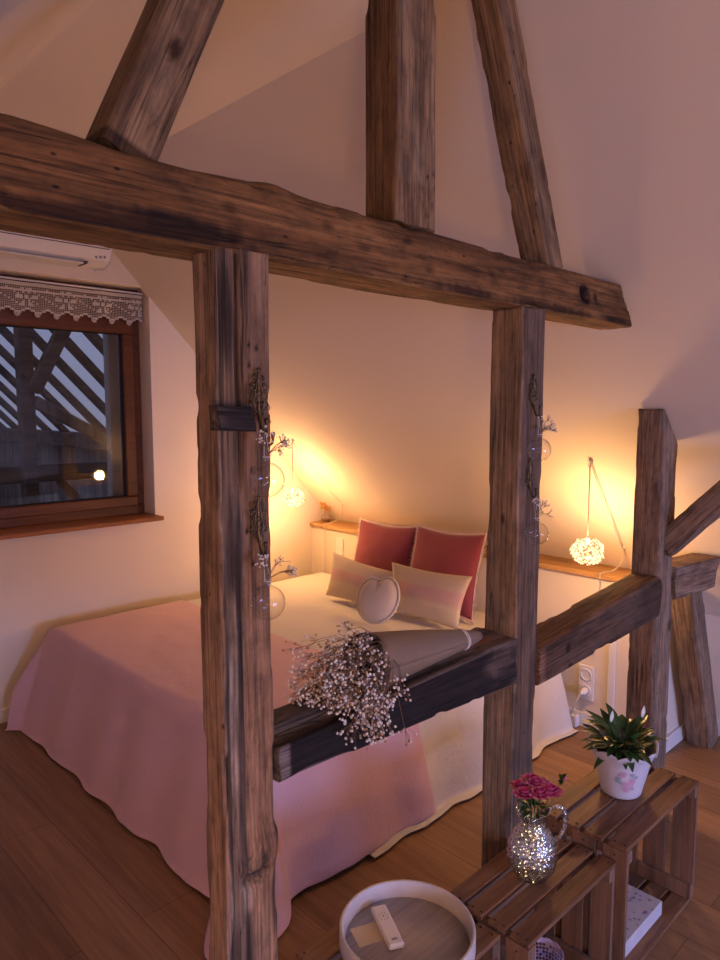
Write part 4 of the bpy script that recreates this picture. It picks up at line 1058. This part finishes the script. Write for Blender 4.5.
for i in range(26):
    a=rnd.uniform(0,2*PI); r_=rnd.uniform(.014,.028); leafm(q,P0+Vector((r_*math.cos(a)*.7,r_*math.sin(a)*.7,rnd.uniform(.178,.205))),(math.cos(a),math.sin(a),rnd.uniform(.0,.7)),rnd.uniform(.022,.034),rnd.uniform(.007,.010),0,.35)
q.build('leaves',M_leaf,gr,world=True)
q=MB(); tip=P0+Vector((.066,-.038,.250)); q.tube([P0+Vector((.006,-.004,.10)),P0+Vector((.020,-.016,.165)),P0+Vector((.045,-.030,.205)),tip],.0010,5)
for i in range(4): leafm(q,tip,(rnd.uniform(-1,1),rnd.uniform(-.6,.6),rnd.uniform(-.2,.9)),.022,.008,0,.3)
for i in range(2): q.tube([P0+Vector((0,0,.02)),P0+Vector((.004*i,.003,.15))],.0014,5)
q.build('sprig',M_leaf,gr,world=True)
q=MB(); q.ball(tip+Vector((.010,-.006,.004)),.004,sc=(1,1,1.4)); q.build('bud',M_rose,gr,world=True)

# potted peace lily
ox,oy,oz=1.985,.900,.3965
pot=thing('flower_pot','white scallop-rimmed pot with a pink rose print on the right crate','pot',(ox,oy,oz))
pr_=[(.001,.002),(.048,.001),(.051,.004)]+[(.051+.029*k/12,.004+.121*k/12) for k in range(1,13)]
def scal(r_,z,t,i): 
    return r_+.0008*math.sin(t*40)*math.sin(z*260)+ (.007*max(0,z-.10)/.025 if z>.10 else 0)
q=MB(); seg=72; prof=pr_
q.lathe(prof,seg=seg,fn=scal)
# scalloped rim
for i,vv in enumerate(q.v):
    if vv.z>.08:
        t=math.atan2(vv.y,vv.x); vv.z+=(vv.z-.08)/.045*(.010*abs(math.sin(t*4.5))+.012*max(0,math.cos(t+math.radians(35)))**4)
o=pbody=q.build('pot_body',M_pot,pot); solid(o,.003,-1)
q=MB(); q.lathe([(.045,.006),(.074,.118)],seg=40); q.build('liner',M_potin,pot)
q=MB(); q.lathe([(.0005,.100),(.068,.099)],seg=24); q.build('soil',M_soil,pot)
q=MB()
for k in range(72):
    t=2*PI*k/72; 
rimpts=[]
for k in range(144):
    t=2*PI*k/144; z=.125+.010*abs(math.sin(t*4.5))+.012*max(0,math.cos(t+math.radians(35)))**4; rimpts.append(((.0875)*math.cos(t),(.0875)*math.sin(t),z))
q.tube(rimpts,.0016,6,closed=True)
for k in range(60):
    t=2*PI*k/60; q.ball((.0875*math.cos(t),.0875*math.sin(t),.118+.009*abs(math.sin(t*4.5))+.012*max(0,math.cos(t+math.radians(35)))**4),.0017,seg=6,rings=4)
q.build('scalloped_edge',M_pot,pot)
# printed roses on the camera side of the pot
def onpot(a,z,off=.0012): 
    r_=.051+.029*((z-.004)/.121)+off; return Vector((r_*math.cos(a),r_*math.sin(a),z))
ac_=math.atan2(-oy,-ox)+.12
qa=MB(); qb=MB()
def disc(qq,a,z,r_,n=10,seed=0):
    vs=[onpot(a,z,.0018)]+[onpot(a+r_*(1+.22*math.sin(k*3+seed))*math.cos(2*PI*k/n)/.055,z+r_*(1+.22*math.sin(k*3+seed))*math.sin(2*PI*k/n),.0016) for k in range(n)]
    qq.add(vs,[[0,k+1,(k+1)%n+1] for k in range(n)])
rnd=random.Random(41)
for (a,z,r_) in((.18,.036,.010),(.02,.040,.007),(-.10,.062,.006),(.30,.048,.007),(.10,.028,.007),(.22,.030,.005),(-.02,.066,.0045)): disc(qa,ac_+a,z*1.25,r_*1.25,12,z*99)
for (a,z,r_) in((-.22,.052,.0045),(-.28,.046,.0035),(.42,.058,.0045),(-.16,.044,.004),(.36,.030,.004),(.28,.064,.004)): disc(qb,ac_+a,z*1.25,r_*1.25,8,z*50)
qa.build('rose_print',plain('faded_rose_print',(.58,.36,.47),.5,bm=0,var=.3,scale=150),pbody); qb.build('leaf_print',plain('faded_leaf_print',(.34,.38,.45),.5,bm=0),pbody)
pp_=thing('peace_lily','dark green leafy peace lily with two pale spathes in the rose print pot','plant',(ox,oy,oz+.10))
rnd=random.Random(52)
for i in range(62):
    a=rnd.uniform(0,2*PI); el=rnd.uniform(.15,1.2); l=rnd.uniform(.042,.068); base=Vector((ox+.02*math.cos(a),oy+.02*math.sin(a),oz+.10)); d=Vector((math.cos(a)*math.cos(el),math.sin(a)*math.cos(el),math.sin(el)))
    k_=base+d*rnd.uniform(.01,.055)+Vector((0,0,.022)); q=MB(); q.tube([base,base.lerp(k_,.5)+Vector((0,0,.004)),k_],.0012,4)
    leafm(q,k_-d*.002,d,l,rnd.uniform(.013,.018),1 if False else 0,rnd.uniform(.15,.6))
    q.build('leaf',[M_leaf if rnd.random()<.88 else M_leafy],pp_,world=True)
for (dx,dy,dz,l,dd) in((-.068,.050,.135,.075,(-.9,.5,.25)),(-.055,.055,.175,.060,(-.6,.5,.5)),(.050,-.045,.150,.06,(.7,-.5,.6)),(-.075,.03,.115,.07,(-1,.2,-.1)),(-.03,.06,.17,.06,(-.2,.6,.5))):
    q=MB(); k_=Vector((ox+dx*.5,oy+dy*.5,oz+dz)); q.tube([(ox,oy,oz+.10),k_],.0012,4); leafm(q,k_,dd,l,.013,0,.3); q.build('leaf',M_leaf,pp_,world=True)
for (dx,dy,dz) in((.035,-.035,.205),(-.030,.020,.195)):
    q=MB(); p=Vector((ox+dx,oy+dy,oz+dz)); q.tube([(ox+dx*.3,oy+dy*.3,oz+.08),p],.0011,4,mi=1); leafm(q,p,(.1,-.1,1),.032,.006,0,.05,side=Vector((.7,-.7,0))); q.build('spathe',[M_spathe,M_leaf],pp_,world=True)
pot.scale=(1.13,1.13,1.13); pp_.scale=(1.13,1.13,1.13); pp_.location.z+=.012

# lilac lace pot under the middle crate, book in the right crate
lp=thing('lace_pot','small lilac metal pot with a pierced lace rim, standing in the middle crate','pot',(1.500,.868,.0125))
q=MB(); R0,R1,Hh=.036,.052,.150
q.lathe([(.001,.001),(R0,.0),(R0+(R1-R0)*.45,Hh*.45)],seg=40)
nc=36; nr_=9
for i in range(nc):
    for j in range(nr_):
        z0=Hh*.45+Hh*.55*j/nr_; z1=Hh*.45+Hh*.55*(j+1)/nr_; a0=2*PI*i/nc; a1=2*PI*(i+1)/nc
        def pt_(a,z): r_=R0+(R1-R0)*z/Hh; zz=z+(.008*abs(math.sin(a*6)) if z>Hh*.98 else 0); return (r_*math.cos(a),r_*math.sin(a),zz)
        solidc=(j in(0,nr_-1)) or ((i//2+j//2)%3==0 and (i+j)%2==0)
        if solidc: q.add([pt_(a0,z0),pt_(a1,z0),pt_(a1,z1),pt_(a0,z1)],[(0,1,2,3)])
        else:
            th=.22; am=a0+(a1-a0)*th; zm=z0+(z1-z0)*th
            q.add([pt_(a0,z0),pt_(a1,z0),pt_(a1,zm),pt_(a0,zm)],[(0,1,2,3)]); q.add([pt_(a0,zm),pt_(am,zm),pt_(am,z1),pt_(a0,z1)],[(0,1,2,3)])
o=q.build('pierced_body',M_lilac,lp); solid(o,.0014)
q=MB(); q.lathe([(R1-.002,Hh-.002),(R1+.0015,Hh),(R1+.0015,Hh+.004)],seg=40); q.build('rim',M_lilac,lp)
bk=thing('book','pale floral box standing low in the right crate','box',(1.935,.875,.0125),None,0)
q=MB(); q.bx(-.125,.125,-.085,.060,0,.045,bev=.002); bbody=q.build('box_body',M_book,bk)
bk.name='floral_box'
q=MB(); rnd=random.Random(61)
for i in range(70):
    x=rnd.uniform(-.118,.118); y=rnd.uniform(-.08,.055); r_=rnd.uniform(.002,.006); n=7
    q.add([(x,y,.0456)]+[(x+r_*math.cos(2*PI*k/n)*rnd.uniform(.6,1.2),y+r_*math.sin(2*PI*k/n)*rnd.uniform(.6,1.2),.0454) for k in range(n)],[[0,k+1,(k+1)%n+1] for k in range(n)])
q.build('floral_print',M_purple,bbody)

# ------------------------------------------------------------------ light
def area(name,loc,rot,sx,sy,pw,col):
    l=bpy.data.lights.new(name,'AREA'); l.shape='RECTANGLE'; l.size=sx; l.size_y=sy; l.energy=pw; l.color=col
    o=bpy.data.objects.new(name,l); COL.objects.link(o); o.location=loc; o.rotation_euler=rot; return o
dw=area('daylight_window',(1.4,YB-.02,1.0),(PI/2-.30,0,-.22),2.1,1.0,66,(.36,.45,1.0)); dw.data.spread=2.1
area('low_side_cool_fill',(-1.03,-.35,.62),(0,-PI/2,0),.7,1.3,17,(.42,.48,1.0))  # added cool light in front of the solid left wall, no window there
def point(name,loc,pw,col,r=.06):
    l=bpy.data.lights.new(name,'POINT'); l.energy=pw; l.color=col; l.shadow_soft_size=r; o=bpy.data.objects.new(name,l); COL.objects.link(o); o.location=loc; return o
point('room_lamp',(-.52,-.75,1.08),42,(1,.52,.20),.09)
W=bpy.data.worlds.new('World'); S.world=W; W.use_nodes=True; nt=W.node_tree; bg=nt.nodes['Background']
sk=N(nt,'ShaderNodeTexSky'); sk.sky_type='HOSEK_WILKIE'
try: sk.sun_direction=(.3,-.5,.2); sk.turbidity=4
except Exception: pass
tcw=N(nt,'ShaderNodeTexCoord'); sp=N(nt,'ShaderNodeSeparateXYZ'); L(nt,tcw.outputs['Generated'],sp.inputs[0])
c=ramp(nt,sp.outputs[2],[(0,(.16,.17,.26)),(.5,(.19,.22,.42)),(1,(.14,.18,.40))]); L(nt,c,bg.inputs[0]); nt.nodes.remove(sk)
bg.inputs[1].default_value=1.3

# ------------------------------------------------------------------ camera
cam=bpy.data.cameras.new('camera'); co=bpy.data.objects.new('camera',cam); COL.objects.link(co); S.camera=co
cam.sensor_fit='VERTICAL'; cam.sensor_height=24; cam.lens=705/960*24; cam.clip_start=.02
a=math.radians(45.65); pit=math.atan(72/705)
fw=Vector((math.cos(a)*math.cos(pit),math.sin(a)*math.cos(pit),-math.sin(pit)))
co.location=(0,0,H); co.rotation_euler=fw.to_track_quat('-Z','Y').to_euler()
for o in bpy.data.objects:
    if '_w' in o: del o['_w']
S.view_settings.view_transform='Standard'; S.view_settings.look='None'; S.view_settings.exposure=0; S.view_settings.gamma=1; S.view_settings.use_curve_mapping=False
S.cycles.use_denoising=True; S.cycles.max_bounces=8; S.cycles.transparent_max_bounces=24; S.cycles.caustics_reflective=False; S.cycles.caustics_refractive=False
